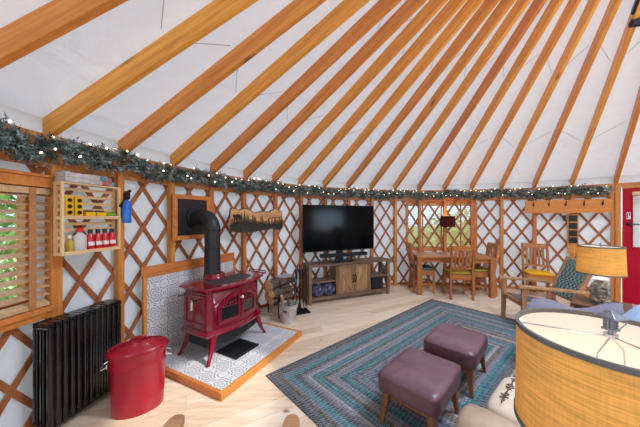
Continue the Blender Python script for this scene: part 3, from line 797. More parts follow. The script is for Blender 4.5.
# ================================================================== RED LIDDED TIN
t = thing('lidded_bin', 'red oval metal bin with ribbed lid and silver handles', 'bin', (-1.455, 2.02, 0), rad(31))
ax_, ay_ = .196, .138
b = MB(); pr = [(.86, 0), (.875, .008), (.90, .1), (.905, .106), (.90, .112), (.955, .36), (.972, .366), (.966, .374), (.972, .382), (.966, .39), (1., .465), (1.02, .47)]
b.lathe([(r, z) for r, z in pr], 48, sx=ax_, sy=ay_); obj('body', b, M['redpaint'], t, smooth=True, auto=True)
b = MB(); lp = [(1.05, .462), (1.065, .468), (1.065, .482), (1.04, .49)]
for k in range(7):
    q = 1 - k / 7; lp += [(.98*q + .04, .494 + .034*(1-q**2)), (.93*q + .04, .501 + .034*(1-q**2)), (.90*q + .04, .496 + .034*(1-q**2))]
lp.append((.02, .531)); b.lathe(lp, 48, sx=ax_, sy=ay_); obj('lid', b, M['redpaint'], t, smooth=True, auto=True)
b = MB(); b.tube([(-.055,0,.528), (-.05,0,.552), (-.02,0,.562), (.02,0,.562), (.05,0,.552), (.055,0,.528)], .009, 10); obj('lid_handle', b, M['redpaint'], t, smooth=True)
for s in (-1, 1):
    b = MB(); x = s * (ax_ * .985)
    b.tube([(x - s*.004, -.05, .40), (x + s*.03, -.046, .385), (x + s*.04, -.02, .372), (x + s*.04, .02, .372), (x + s*.03, .046, .385), (x - s*.004, .05, .40)], .0065, 8)
    b.box((x - s*.004, -.05, .405), (.008, .026, .03)); b.box((x - s*.004, .05, .405), (.008, .026, .03)); obj('handle', b, M['silver'], t, smooth=True, auto=True)

# ================================================================== HEARTH
HR = rad(63.2); HL = Vector((-.81, 2.07, 0))
t = thing('hearth_pad', 'raised hearth pad of patterned grey tile with wooden edging', 'hearth', HL, HR)
HX, HY = 1.288, 1.14
b = MB(); b.box((HX / 2, HY / 2 + .02, .031), (HX - .07, HY - .04, .062)); obj('tile_field', b, M['tile'], t)
for p, q in (((0, .0175), (HX, .0175)), ):
    b = MB(); b.box((HX / 2, .0175, .033), (HX, .035, .066)); obj('edging', b, M['rail'], t, bevel=.004)
for x in (.0175, HX - .0175):
    b = MB(); b.box((x, HY / 2 + .018, .033), (.035, HY - .036, .066)); obj('edging', b, M['rail'], t, bevel=.004)
t = thing('heat_shield', 'tiled heat shield panel with wood trim against the wall behind stove', 'heat shield', HL + RZ(HR) @ Vector((0, HY - .052, .0)), HR)
b = MB(); b.box((.605, .015, .48), (1.16, .022, .83)); obj('tile_panel', b, M['tilez'], t)
b = MB(); b.box((.605, .016, .91), (1.245, .032, .03)); b.box((.605, .03, .965), (1.245, .02, .09)); obj('top_trim', b, M['rail'], t, bevel=.003)
for x in (.006, 1.204):
    b = MB(); b.box((x, .016, .48), (.034, .032, .83)); obj('side_trim', b, M['stud'], t, bevel=.003)

# ================================================================== STOVE
TR = rad(61.5); TL = Vector((-1.109, 2.934, .066))
t = thing('wood_stove', 'cherry red enamelled cast iron wood stove on the tiled hearth', 'stove', TL, TR); t.scale = (1.04, 1.02, 1.085)
def plan(sx, yb, yf, bow, z, n_=12, ch=.04):
    pts = [(sx, yb - ch, z), (sx - ch, yb, z), (-sx + ch, yb, z), (-sx, yb - ch, z), (-sx, yf + ch * .4, z)]
    for i in range(n_ + 1):
        u = -1 + 2 * i / n_; pts.append((u * (sx - ch * .4), yf - bow * (1 - u * u), z))
    pts.append((sx, yf + ch * .4, z)); return pts[::-1]
b = MB(); b.loft([plan(.355, .215, -.175, .06, z) for z in (.265, .27, .62)] + [plan(.35, .21, -.172, .06, .625)]); obj('body', b, M['redenamel'], t, smooth=True, auto=True)
b = MB(); b.loft([plan(.33, .20, -.17, .05, .205), plan(.385, .225, -.20, .075, .225), plan(.39, .23, -.205, .08, .245), plan(.365, .22, -.185, .065, .272)]); obj('base_skirt', b, M['redenamel'], t, smooth=True, auto=True)
b = MB(); b.loft([plan(.35, .21, -.172, .06, .620), plan(.375, .225, -.195, .07, .645), plan(.38, .23, -.20, .075, .652)]); obj('cornice', b, M['redenamel'], t, smooth=True, auto=True)
b = MB(); b.loft([plan(.395, .235, -.215, .08, .652), plan(.405, .24, -.225, .085, .660), plan(.405, .24, -.225, .085, .672), plan(.39, .23, -.21, .08, .684)]); obj('top_plate', b, M['redenamel'], t, smooth=True, auto=True)
b = MB(); b.loft([plan(.26, .04, -.15, .07, .684), plan(.26, .04, -.15, .07, .690), plan(.25, .03, -.14, .07, .694)]); obj('griddle', b, M['griddle'], t, smooth=True, auto=True)
for sx in (-1, 1):
    for sy in (-1, 1):
        y0_ = .16 if sy > 0 else -.19; b = MB()
        pth = [(sx*.30, y0_, .235), (sx*.325, y0_ + sy*.015, .15), (sx*.355, y0_ + sy*.03, .07), (sx*.385, y0_ + sy*.042, .022), (sx*.397, y0_ + sy*.046, .0)]
        rr_ = [.042, .034, .022, .017, .022]
        rings = []
        for (px_, py_, pz_), q in zip(pth, rr_): rings.append([(px_ + q*cos(a), py_ + q*sin(a), pz_) for a in [2*PI*j/10 for j in range(10)]])
        b.loft(rings[::-1]); obj('leg', b, M['redenamel'], t, smooth=True, auto=True)
# doors: two halves of one arch on the bowed front
def bowy(x): return -.175 - .06 * (1 - (x / .34) ** 2)
def arch(sx, x0, x1, zb, zt, fall, n_=10):
    """outline: x from x0 (outside) to x1 (centre)"""
    out = [(sx*x0, zb), (sx*x1, zb)]
    for i in range(n_ + 1):
        x = x1 + (x0 - x1) * i / n_; out.append((sx*x, zt - fall * (x / x0) ** 2.2))
    return out
for sx in (-1, 1):
    outer = arch(sx, .265, .004, .31, .595, .10); inner = arch(sx, .228, .036, .345, .555, .075)
    b = MB(); b.frame(outer, inner, lambda p: (p[0], bowy(p[0]) + .004, p[1]), lambda p: (p[0], bowy(p[0]) - .020, p[1]))
    dd = obj('door', b, M['redenamel'], t, bevel=.003, smooth=False)
    b = MB(); b.prism(inner, lambda p: (p[0], bowy(p[0]) + .002, p[1]), lambda p: (p[0], bowy(p[0]) - .006, p[1])); obj('door_glass', b, M['firebox'], dd)
    b = MB(); yy = lambda x: bowy(x) - .014
    for k in range(5):
        x = .06 + .036 * k; zt = .555 - .075 * (x / .228) ** 2.2
        b.tube([(sx*x, yy(x), zt), (sx*(x+.01), yy(x), zt - .03), (sx*x, yy(x), .47)], .0045, 6)
    for k in range(4):
        x = .052 + .042 * k; b.tube([(sx*(x + .024*(1-cos(a))), yy(x), .472 + .03*sin(a)) for a in [PI*i/8 for i in range(9)]], .004, 6)
    b.tube([(sx*(.036 + .19*i/8), yy(.036+.19*i/8), .472) for i in range(9)], .005, 6); obj('grille', b, M['redenamel'], dd, smooth=True)
b = MB(); b.tube([(0, bowy(0) - .018, .52), (0, bowy(0) - .04, .525)], .008, 10); b.lathe([(.001,-.016),(.010,-.012),(.012,0),(.010,.012),(.001,.016)], 12, (0, bowy(0) - .046, .528)); obj('door_knob', b, M['white'], t, smooth=True)
b = MB()
for off in (0, .014):
    b.tube([(x, bowy(x) - .004, .612 + off*.6 - .115 * abs(x / .30) ** 2.2) for x in [-.30 - off + (.60 + 2*off) * i / 24 for i in range(25)]], .007, 6)
for sx in (-1, 1): b.tube([(sx*.305, bowy(.305) - .003, .3), (sx*.305, bowy(.305) - .003, .50)], .008, 6)
obj('arch_moulding', b, M['redenamel'], t, smooth=True)
for sx in (-1, 1):
    b = MB(); f0 = lambda p: (sx*.350, p[0], p[1]); f1 = lambda p: (sx*.366, p[0], p[1])
    b.frame(rect(-.15, .18, .30, .60), rect(-.115, .145, .335, .565), f0, f1); obj('side_panel', b, M['redenamel'], t, bevel=.004)
b = MB(); b.loft([plan(.34, .19, -.16, .05, .115), plan(.34, .19, -.16, .05, .20)]); obj('ash_pan', b, M['castiron'], t, smooth=True, auto=True)
b = MB(); b.lathe([(.115, .684), (.118, .70), (.108, .712), (.104, .738), (.1, .742)], 28, (-.05, .10, 0)); obj('flue_collar', b, M['redenamel'], t, smooth=True, auto=True)
b = MB(); b.box((.45, -.02, .668), (.11, .30, .018)); b.bar((.40, -.10, .60), (.49, -.10, .66), .02, .02); b.bar((.40, .06, .60), (.49, .06, .66), .02, .02)
b.tube([(.50, -.16, .69), (.50, .12, .69)], .006, 8); b.tube([(.50, -.16, .66), (.50, -.16, .69)], .006, 8); b.tube([(.50, .12, .66), (.50, .12, .69)], .006, 8); obj('warming_shelf', b, M['redenamel'], t, bevel=.003)
b = MB(); b.tube([(-.36, -.02, .545), (-.43, -.03, .555)], .008, 8); b.tube([(-.39, .1, .60), (-.47, .12, .60)], .007, 8); obj('damper_rod', b, M['castiron'], t)
b = MB(); b.tube([(-.425 - .0*k, -.03 + .012*cos(k*1.2), .553 - .0022*k + .012*sin(k*1.2)) for k in range(34)], .004, 6); obj('spring_handle', b, M['white'], t, smooth=True)
# stovepipe with wall plate
PLc = Vector((-1.265, 2.962, .80)); wn = Vector((-.900, .436, 0)).normalized()
t = thing('stovepipe', 'black stovepipe elbow rising from the red stove to a wall plate', 'stovepipe', PLc, 0)
pts = [(0,0,-.002), (0,0,.10), (0,0,.35), (0,0,.58)]; EZ, ER = .58, .14
for k in range(1, 9):
    a = PI / 2 * k / 8; pts.append(tuple(wn * ER * (1 - cos(a)) + Vector((0, 0, EZ + ER * sin(a)))))
pts.append(tuple(wn * (ER + .06) + Vector((0,0,EZ+ER)))); pts.append(tuple(wn * .31 + Vector((0,0,EZ+ER))))
b = MB(); b.tube(pts, [.10, .092] + [.087] * (len(pts) - 2), 24); obj('pipe', b, M['pipeblack'], t, smooth=True, auto=True)
b = MB()
for z in (.1, .36, .575): b.lathe([(.088, z - .012), (.0915, z - .008), (.0915, z + .008), (.088, z + .012)], 24, caps=False)
q = wn * (ER + .02) + Vector((0,0,EZ+ER)); b.tube([q - wn*.01, q + wn*.01], .0915, 24); obj('pipe_band', b, M['castiron'], t, smooth=True, auto=True)
pa = math.atan2(wn.y, wn.x) - PI / 2; pm = RZ(pa); pc = wn * .305 + Vector((0,0,EZ+ER))
b = MB(); b.box(pc + pm @ Vector((-.03, 0, 0)), (.40, .02, .43), pm); obj('wall_plate', b, M['castiron'], t, bevel=.003)
b = MB(); b.tube([pc - wn*.012, pc - wn*.03], .125, 28); obj('flange', b, M['pipeblack'], t)
b = MB(); b.frame(rect(-.285, .225, -.265, .265), rect(-.23, .17, -.215, .215), lambda p: tuple(pc + pm @ Vector((p[0], .012, p[1]))), lambda p: tuple(pc + pm @ Vector((p[0], -.012, p[1])))); obj('wood_surround', b, M['rail'], t, bevel=.003)
t = tag(obj('hearth_mat', MB().box((0,0,.006), (.34, .30, .012)).box((0,-.147,.012), (.34,.006,.014)), M['asphalt'], bevel=.002), 'black metal ash tray lying half under the front of the red stove', 'tray')
place(t, (-.905, 2.785, .0665), TR)

# ================================================================== CARVED WALL PANEL
t = thing('carved_panel', 'long live edge wood panel carved with a dark forest skyline', 'wall art', (-1.262, 3.506, 1.29), rad(51.5))
PLN = 1.0; rnd = random.Random(5)
top = [(x, .325 + .022 * sin(x*9) + .016 * sin(x*23+1) + rnd.uniform(-.008,.008)) for x in [i/40*PLN for i in range(41)]]
bot = [(x, .03 + .018 * sin(x*8+2) + rnd.uniform(-.01,.01)) for x in [i/40*PLN for i in range(41)]]
out = [(0.0,.12), (.012,.22)] + top[1:-1] + [(PLN-.01,.25), (PLN,.14)] + bot[1:-1][::-1]
b = MB(); b.prism(out, lambda p: (p[0], .0, p[1]), lambda p: (p[0], .028, p[1])); obj('slab', b, wood('live_edge_slab', (226,176,118), (172,116,70), 'X', 9, .6), t)
gl = [(0.005,.12)]; x = .01
while x < PLN - .03:
    hgt = .14 + .05 * sin(x*6+.6) + rnd.uniform(.0,.11); w = rnd.uniform(.018,.03)
    gl += [(x, .11 + .03*sin(x*5)), (x + w*.35, hgt*.7+.03), (x + w*.25, hgt*.72+.03), (x + w*.5, hgt+.03), (x + w*.75, hgt*.72+.03), (x + w*.65, hgt*.7+.03)]; x += w
gl += [(PLN-.004,.13)] + [(x, z + .004) for x, z in bot[1:-1][::-1]]
b = MB(); b.prism(gl, lambda p: (p[0], -.010, p[1]), lambda p: (p[0], -.0005, p[1])); obj('carved_trees', b, M['walldark'], t)
b = MB()
def blob(pts, r_): b.tube(pts, r_, 8)
blob([(.07,-.006,.235), (.11,-.008,.25), (.15,-.008,.248), (.19,-.006,.232)], [.012,.026,.026,.012]); blob([(.075,-.006,.24),(.055,-.006,.262)], [.016,.010])
for x in (.085,.11,.155,.18): blob([(x,-.006,.235), (x,-.006,.185)], [.009,.006])
obj('carved_animal', b, M['walldark'], t)
b = MB(); b.tube([(x, -.004, .20 + .05*sin(x*7+1) + .02*sin(x*19)) for x in [.28 + .68*i/30 for i in range(31)]], .006, 6); obj('carved_ridge', b, M['bark'], t)
b = MB()
for p, q in ((out[1:42], 1), (out[42:], 0)): b.tube([(x, .012, z) for x, z in p], .013, 6)
obj('bark_edge', b, M['bark'], t)

# ================================================================== FIREWOOD, BUCKET, TOOLS
FR = rad(40); FL = Vector((-.62, 3.98, 0))
t = thing('firewood_rack', 'black metal firewood rack on curved legs behind the bucket', 'firewood rack', FL, FR)
for x in (-.13, .13):
    b = MB(); b.tube([(x, -.17, 0), (x, -.14, .2), (x, -.19, .30), (x, -.21, .50), (x, -.19, .58)], .009, 8); b.tube([(x, .17, 0), (x, .14, .2), (x, .19, .30), (x, .21, .50), (x, .19, .58)], .009, 8)
    b.tube([(x, -.14, .2), (x, 0, .175), (x, .14, .2)], .009, 8); obj('hoop', b, M['blackmetal'], t, smooth=True)
b = MB()
for y, z in ((-.14, .2), (0, .175), (.14, .2), (-.205, .46), (.205, .46)): b.tube([(-.14, y, z), (.14, y, z)], .007, 8)
obj('cross_bar', b, M['blackmetal'], t, smooth=True)
rnd = random.Random(11)
def log(rr, ln, seed, split=False):
    q = random.Random(seed); b = MB(); rings = []; wob = [q.uniform(.9, 1.1) for _ in range(14)]
    for i in range(7):
        x = -ln/2 + ln * i / 6; ring = []
        for j in range(14):
            a = 2*PI*j/14; k = rr * wob[j] * q.uniform(.97, 1.03); y_, z_ = k*cos(a), k*sin(a)
            if split and z_ > rr*.15: z_ = rr*.15 + .1*(z_ - rr*.15)
            ring.append((x, y_, z_))
        rings.append(ring)
    b.loft(rings, mi=0, capmi=1)
    if split:
        for idx, f in enumerate(b.f):
            if b.m[idx] == 0 and all(b.v[v][2] > rr*.1 for v in f): b.m[idx] = 2
    return b
LG = [ # y, z, radius, length, x shift, turn, split, label
 (-.095, .275, .062, .40, -.05, .16, 0, 'round log at the bottom front of the firewood rack, bark dark'),
 (.01, .245, .055, .42, .02, -.05, 1, 'split log at the bottom middle of the firewood rack'),
 (.105, .28, .06, .40, .0, .04, 0, 'round log at the bottom back of the firewood rack'),
 (-.15, .41, .060, .40, -.10, .32, 0, 'round log with pale cut end leaning at the front of rack, middle layer'),
 (-.01, .375, .062, .38, .02, -.08, 1, 'split log in the middle layer of the firewood rack'),
 (.11, .40, .055, .40, .0, .1, 0, 'round log at the back of the middle layer in the rack'),
 (-.09, .515, .066, .36, -.12, .38, 0, 'upper round log with wide pale cut end facing the red stove'),
 (.05, .50, .05, .40, .06, -.22, 0, 'upper dark barked log under the newspapers'),
 (.12, .51, .045, .38, .0, .05, 1, 'upper split log at the back under the newspapers')]
for (y, z, rr_, ln, dx, tw, sp, lab) in LG:
    o = obj('firewood_log', log(rr_, ln, int(y*1000 + z*100), sp), [M['bark'], M['log_end'], M['splitwood']], smooth=True, auto=True)
    tag(o, lab, 'log', 'logs in the firewood rack'); o.location = FL + RZ(FR) @ Vector((dx, y, z)); o.rotation_euler = (0, 0, FR + tw)
b = MB()
for k in range(3): b.box((.004*k, .003*k, .004 + .007*k), (.26 - .01*k, .17, .006), RZ(.05*k))
o = tag(obj('newspaper_pile', b, M['newspaper'], bevel=.002), 'flat pile of folded newspaper lying on top of the firewood', 'newspaper'); place(o, FL + Vector((.045, .06, .562)), FR)
t = thing('ash_bucket', 'galvanised steel bucket with bail handle beside the firewood rack', 'bucket', (-.455, 3.66, 0), rad(-20))
b = MB(); b.lathe([(.088, 0), (.095, .004), (.098, .012), (.127, .255), (.134, .262), (.134, .272), (.127, .272), (.122, .255), (.094, .02), (.001, .018)], 32, caps=False); obj('pail', b, M['galv'], t, smooth=True, auto=True)
b = MB(); b.lathe([(.108, .085), (.111, .09), (.1085, .096)], 32, caps=False); b.lathe([(.122, .2), (.125, .205), (.1225, .211)], 32, caps=False); obj('rib', b, M['galv'], t, smooth=True)
b = MB(); b.tube([(.131*cos(a), -.05*0 - .07*sin(a)*1.6, .245 - .06*sin(a)) for a in [PI*i/12 for i in range(13)]], .0035, 6); obj('bail', b, M['silver'], t, smooth=True)
b = MB(); b.tube([(-.03, -.1115, .187), (.03, -.1115, .187)], .012, 10); obj('grip', b, M['blackplastic'], t, smooth=True)
for s in (-1, 1):
    b = MB(); b.box((s*.130, 0, .24), (.012, .05, .05)); obj('ear', b, M['blackmetal'] if s < 0 else M['galv'], t, bevel=.004)
lo = thing('split_kindling', 'pale split kindling stick standing in the steel bucket', 'kindling', (-.47, 3.68, .02), .3)
b = MB(); b.bar((0,0,.0), (-.09, .06, .36), .034, .026); obj('stick', b, M['splitwood'], lo, bevel=.003)
lo = thing('split_kindling', 'shorter brown kindling stick standing in the steel bucket', 'kindling', (-.43, 3.65, .02), .3)
b = MB(); b.bar((0,0,.0), (-.02, .07, .30), .03, .026); obj('stick', b, M['bark'], lo, bevel=.003)

KL = Vector((-.305, 4.03, 0)); KR = rad(25)
t = thing('tool_stand', 'black iron fireplace tool stand left of the television cabinet', 'fireplace tool stand', KL, KR)
b = MB(); b.box((0, 0, .012), (.25, .2, .024)); obj('base', b, M['blackmetal'], t, bevel=.004)
b = MB(); b.tube([(0, .05, .02), (0, .05, .73)], .014, 8); b.tube([(0,.05,.73), (-.0,.05,.76)], [.022,.008], 8); obj('post', b, M['blackmetal'], t, smooth=True)
b = MB(); b.tube([(-.11, .02, .66), (-.1, .05, .66), (.1, .05, .66), (.11, .02, .66)], .007, 8)
for x in (-.08, -.03, .03, .08): b.tube([(x, .05, .66), (x, .02, .652), (x, .0, .662)], .005, 6)
obj('hanger_bar', b, M['blackmetal'], t, smooth=True)
def tool(name, lab, x, kind):
    r_ = thing(name, lab, 'fireplace tool', KL + RZ(KR) @ Vector((x, -.004, .036)), KR, 'fireplace tools on the black stand')
    b = MB(); b.tube([(0,0,.06), (0,0,.50)], .009, 8); obj('shaft', b, M['blackmetal'], r_, smooth=True)
    b = MB(); b.tube([(0,0,.50), (0,0,.62), (0,0,.645), (0,.012,.665)], [.017,.019,.014,.009], 10); obj('handle', b, M['blackmetal'], r_, smooth=True)
    b = MB()
    if kind == 'shovel': b.loft([[(-.02,0,.12),(.02,0,.12),(.02,.006,.12),(-.02,.006,.12)], [(-.045,-.01,.09),(.045,-.01,.09),(.045,-.004,.09),(-.045,-.004,.09)], [(-.045,-.006,0),(.045,-.006,0),(.045,0,0),(-.045,0,0)]])
    elif kind == 'brush': b.lathe([(.01,.12),(.02,.10),(.034,.0)], 14)
    elif kind == 'poker': b.tube([(0,0,.06),(0,0,.0)], [.006,.003], 8); b.tube([(0,0,.05),(.026,0,.035),(.034,0,.05)], [.006,.005,.003], 6)
    else: b.tube([(-.012,0,.14),(-.022,0,.07),(-.008,0,.0)], .005, 6); b.tube([(.012,0,.14),(.022,0,.07),(.008,0,.0)], .005, 6); b.tube([(-.012,0,.14),(.012,0,.14)], .005, 6)
    obj({'shovel':'blade','brush':'bristles','poker':'hook','tongs':'jaws'}[kind], b, M['blackmetal'], r_, smooth=kind in ('brush',))
tool('fire_shovel', 'black fire shovel hanging on the iron tool stand', -.08, 'shovel'); tool('hearth_brush', 'black hearth brush hanging on the iron tool stand', -.02, 'brush')
tool('fire_poker', 'black fire poker with hook hanging on the iron tool stand', .04, 'poker'); tool('fire_tongs', 'black fire tongs hanging on the iron tool stand', .09, 'tongs')

# ================================================================== TELEVISION CABINET
VR = rad(23.3); VL = Vector((-.19, 4.32, 0)); VW, VD, VH = 1.72, .31, .69
def on_cab(x, y, z): return VL + RZ(VR) @ Vector((x, y, z))
t = thing('media_cabinet', 'weathered barn wood television cabinet with two braced doors', 'cabinet', VL, VR)
b = MB(); b.box((VW/2, VD/2 - .005, VH - .0175), (VW + .03, VD + .03, .035)); obj('top', b, M['barn'], t, bevel=.003)
for x in (.03, VW - .03):
    for y in (.03, VD - .03):
        b = MB(); b.box((x, y, (VH - .035) / 2), (.058, .058, VH - .035)); obj('leg', b, M['barnz'], t, bevel=.003)
b = MB(); b.box((VW/2, VD/2, .105), (VW - .1, VD - .03, .022)); obj('bottom_shelf', b, M['barn'], t, bevel=.002)
b = MB(); b.box((VW/2, .02, .085), (VW - .116, .03, .045)); obj('bottom_rail', b, M['barn'], t, bevel=.002)
D0, D1 = .555, 1.245
for x in (D0 - .012, D1 + .012):
    b = MB(); b.box((x, VD/2, .385), (.024, VD - .02, .54)); obj('divider', b, M['barnz'], t, bevel=.002)
for x0, x1, z in ((.06, D0 - .024, .375), (D1 + .024, VW - .06, .375)):
    b = MB(); b.box(((x0+x1)/2, VD/2, z), (x1-x0, VD - .03, .024)); obj('shelf', b, M['barn'], t, bevel=.002)
b = MB(); b.box(((D0+D1)/2, VD - .02, .385), (D1 - D0, .012, .54)); obj('back_panel', b, M['barn'], t)
for x in (.03, VW - .03):
    b = MB(); b.bar((x, .05, .13), (x, VD - .05, .63), .022, .04, up=(1,0,0)); b.bar((x, VD - .05, .13), (x, .05, .63), .020, .04, up=(1,0,0)); b.box((x, VD/2, .38), (.024, VD - .1, .035)); obj('side_brace', b, M['barnz'], t, bevel=.002)
dm_ = (D0 + D1) / 2
for s, x0, x1 in ((-1, D0 + .004, dm_ - .003), (1, dm_ + .003, D1 - .004)):
    z0, z1 = .125, .645
    b = MB(); n_ = 4
    for k in range(n_):
        w = (x1 - x0) / n_; b.box((x0 + w*(k+.5), .014, (z0+z1)/2), (w - .003, .014, z1 - z0 - .02))
    dd = obj('door', b, M['barndoor'], t, bevel=.0015)
    b = MB(); b.frame(rect(x0, x1, z0, z1), rect(x0+.045, x1-.045, z0+.045, z1-.045), lambda p: (p[0], -.003, p[1]), lambda p: (p[0], .008, p[1])); obj('door_frame', b, M['barnz'], dd, bevel=.002)
    xa, xb = (x0 + .04, x1 - .04) if s < 0 else (x1 - .04, x0 + .04)
    b = MB(); b.bar((xa, .003, z1 - .04), (xb, .003, z0 + .05), .01, .05, up=(0,1,0)) if False else b.bar((xa, .0035, z1 - .05), (xb, .0035, z0 + .06), .05, .009, up=(0,1,0)); obj('brace', b, M['barndoor'], dd, bevel=.001)
    hx = x1 - .022 if s < 0 else x0 + .022
    b = MB(); b.tube([(hx, -.003, .325), (hx, -.03, .33), (hx, -.03, .45), (hx, -.003, .455)], .007, 8); b.box((hx, -.005, .33), (.022, .004, .03)); b.box((hx, -.005, .45), (.022, .004, .03)); obj('handle', b, M['blackmetal'], dd, smooth=True, auto=True)
# things in the cabinet
def roll(x, y, z, r_, ln, turn, lab):
    b = MB(); pts = []
    for i in range(60):
        a = i * .42; q = r_ * (1 - .75 * i / 60); pts.append((q*cos(a), q*sin(a)))
    rings = [[(px, y_ , pz) for (px, pz) in [(r_*(1+.05*sin(5*a+y_*20))*cos(a)*(.94 if abs(y_) > ln*.45 else 1), r_*.92*(1+.04*sin(4*a+1))*sin(a)*(.94 if abs(y_) > ln*.45 else 1)) for a in [2*PI*j/24 for j in range(24)]]] for y_ in [-ln/2, -ln*.44, -ln*.2, 0, ln*.2, ln*.44, ln/2]]
    b.loft(rings)
    for i in range(0, 58, 2): pass
    sp = [(p[0]*.98, -ln/2 - .003, p[1]*.9) for p in pts]; b.tube(sp, .006, 5)
    o = tag(obj('rolled_blanket', b, M['blanket'], smooth=True), lab, 'blanket', 'rolled blankets in the television cabinet'); place(o, on_cab(x, y, z), VR + turn); return o
roll(.19, .145, .117 + .105, .108, .24, .1, 'rolled purple flecked blanket in the cabinet, next to the tool stand')
roll(.41, .145, .117 + .112, .115, .24, -.15, 'rolled purple flecked blanket in the cabinet, next to the doors')
t = thing('subwoofer', 'black cloth covered subwoofer box in the open bay of the cabinet', 'speaker', on_cab(1.28, .02, .1165), VR)
b = MB(); b.box((.15, .125, .125), (.30, .22, .235)); obj('box', b, M['blackplastic'], t, bevel=.012, seg=3)
b = MB(); b.box((.15, .012, .125), (.27, .012, .205)); obj('speaker_cloth', b, M['blackfabric'], t, bevel=.004)
# television
t = thing('television', 'large flat black television standing on the barn wood cabinet', 'television', on_cab(.70, .17, VH), VR)
TW, TH, TZ = 1.51, .855, .20
b = MB(); b.box((0, .012, TZ + TH/2), (TW, .028, TH)); obj('bezel', b, M['blackplastic'], t, bevel=.004)
b = MB(); b.box((0, -.0035, TZ + TH/2 + .004), (TW - .014, .003, TH - .022)); obj('screen', b, M['screen'], t)
b = MB(); b.box((0, .04, TZ + TH*.42), (TW*.7, .04, TH*.55)); obj('back_housing', b, M['blackplastic'], t, bevel=.008)
b = MB(); b.box((0, .0, .008), (.46, .24, .014)); b.box((0, .04, .12), (.14, .03, .22)); obj('pedestal', b, M['blackplastic'], t, bevel=.004)
t = thing('soundbar', 'black soundbar on small feet in front of the television', 'soundbar', on_cab(.70, .02, VH), VR)
b = MB(); b.box((0, 0, .145), (.96, .085, .062)); obj('bar', b, M['blackfabric'], t, bevel=.012, seg=3)
for x in (-.16, .16):
    b = MB(); b.box((x, .01, .06), (.03, .03, .116)); b.box((x, .0, .004), (.09, .07, .008)); obj('foot', b, M['blackplastic'], t, bevel=.002)

# ================================================================== DINING CORNER
PHI = rad(-7.8); TBL = Vector((2.64, 5.13, 0))
t = thing('dining_table', 'oak dining table with square legs in front of the blinded window', 'table', TBL, PHI)
DW, DD_ = 1.42, .66
b = MB(); b.box((0, 0, .742), (DW, DD_, .036)); obj('table_top', b, M['oakx'], t, bevel=.004)
b = MB(); b.frame([(-DW/2+.05,-DD_/2+.05),(DW/2-.05,-DD_/2+.05),(DW/2-.05,DD_/2-.05),(-DW/2+.05,DD_/2-.05)], [(-DW/2+.075,-DD_/2+.075),(DW/2-.075,-DD_/2+.075),(DW/2-.075,DD_/2-.075),(-DW/2+.075,DD_/2-.075)], lambda p: (p[0], p[1], .640), lambda p: (p[0], p[1], .724)); obj('apron', b, M['oakx'], t)
for x in (-1, 1):
    for y in (-1, 1):
        b = MB(); b.box((x*(DW/2 - .052), y*(DD_/2 - .052), .362), (.088, .088, .724)); obj('leg', b, M['oak'], t, bevel=.004)
def dining_chair(loc, rot, lab):
    t = thing('dining_chair', lab, 'chair', loc, rot, 'slat back oak dining chairs')
    W_, D_ = .42, .40
    for s in (-1, 1):
        b = MB(); b.box((s*(W_/2 - .02), -D_/2 + .02, .215), (.04, .04, .43)); obj('leg', b, M['oak'], t, bevel=.003)
        b = MB(); b.bar((s*(W_/2 - .02), D_/2 + .015, 0), (s*(W_/2 - .02), D_/2 - .02, .45), .036, .042, up=(0,1,0)); b.bar((s*(W_/2 - .02), D_/2 - .02, .45), (s*(W_/2 - .02), D_/2 + .075, 1.0), .036, .042, up=(0,1,0)); obj('leg', b, M['oak'], t, bevel=.003)
    b = MB(); b.box((0, -.005, .442), (W_, D_, .024)); obj('seat', b, M['oakx'], t, bevel=.005)
    for y in (-D_/2 + .02, D_/2 - .02): obj('seat_apron', MB().box((0, y, .395), (W_ - .08, .022, .07)), M['oakx'], t, bevel=.002)
    for s in (-1, 1):
        obj('seat_apron', MB().box((s*(W_/2 - .02), 0, .395), (.022, D_ - .08, .07)), M['oakx'], t, bevel=.002)
        obj('stretcher', MB().box((s*(W_/2 - .02), 0, .18), (.018, D_ - .06, .03)), M['oakx'], t, bevel=.002)
    obj('stretcher', MB().box((0, 0, .18), (W_ - .05, .018, .026)), M['oakx'], t, bevel=.002)
    yb = lambda z: D_/2 - .02 + .095 * (z - .45) / .55
    n_ = 8
    for z0_, z1_ in ((.905, 1.0), (.56, .60)):
        b = MB(); b.loft([[(x, yb(z0_) - .011 + .018*(1-(x/.17)**2), z0_), (x, yb(z0_) + .011 + .018*(1-(x/.17)**2), z0_), (x, yb(z1_) + .011 + .018*(1-(x/.17)**2), z1_), (x, yb(z1_) - .011 + .018*(1-(x/.17)**2), z1_)] for x in [-.172 + .344*i/n_ for i in range(n_+1)]])
        obj('back_rail', b, M['oakx'], t, bevel=.002)
    for k in range(5):
        x = -.124 + .062*k; dy = .018*(1-(x/.17)**2)
        b = MB(); b.bar((x, yb(.59) + dy, .59), (x, yb(.915) + dy, .915), .034, .012, up=(0,1,0)); obj('back_slat', b, M['oak'], t, bevel=.0015)
    return t
ch = [(Vector((2.635, 4.83, 0)), rad(172.2)), (Vector((2.12, 5.24, 0)), rad(82.2)), (Vector((3.20, 5.06, 0)), rad(-97.8)), (Vector((4.11, 4.75, 0)), rad(-30))]
c0 = dining_chair(*ch[0], 'oak slat back chair at the near long side of dining table, back to viewer')
dup(c0, *ch[1], 'oak slat back chair with teal seat pad at the table end nearest the television')
dup(c0, *ch[2], 'oak slat back chair at the table end nearest the coat rack, partly behind table leg')
dup(c0, *ch[3], 'oak slat back chair with mustard pad standing alone against the lattice wall')
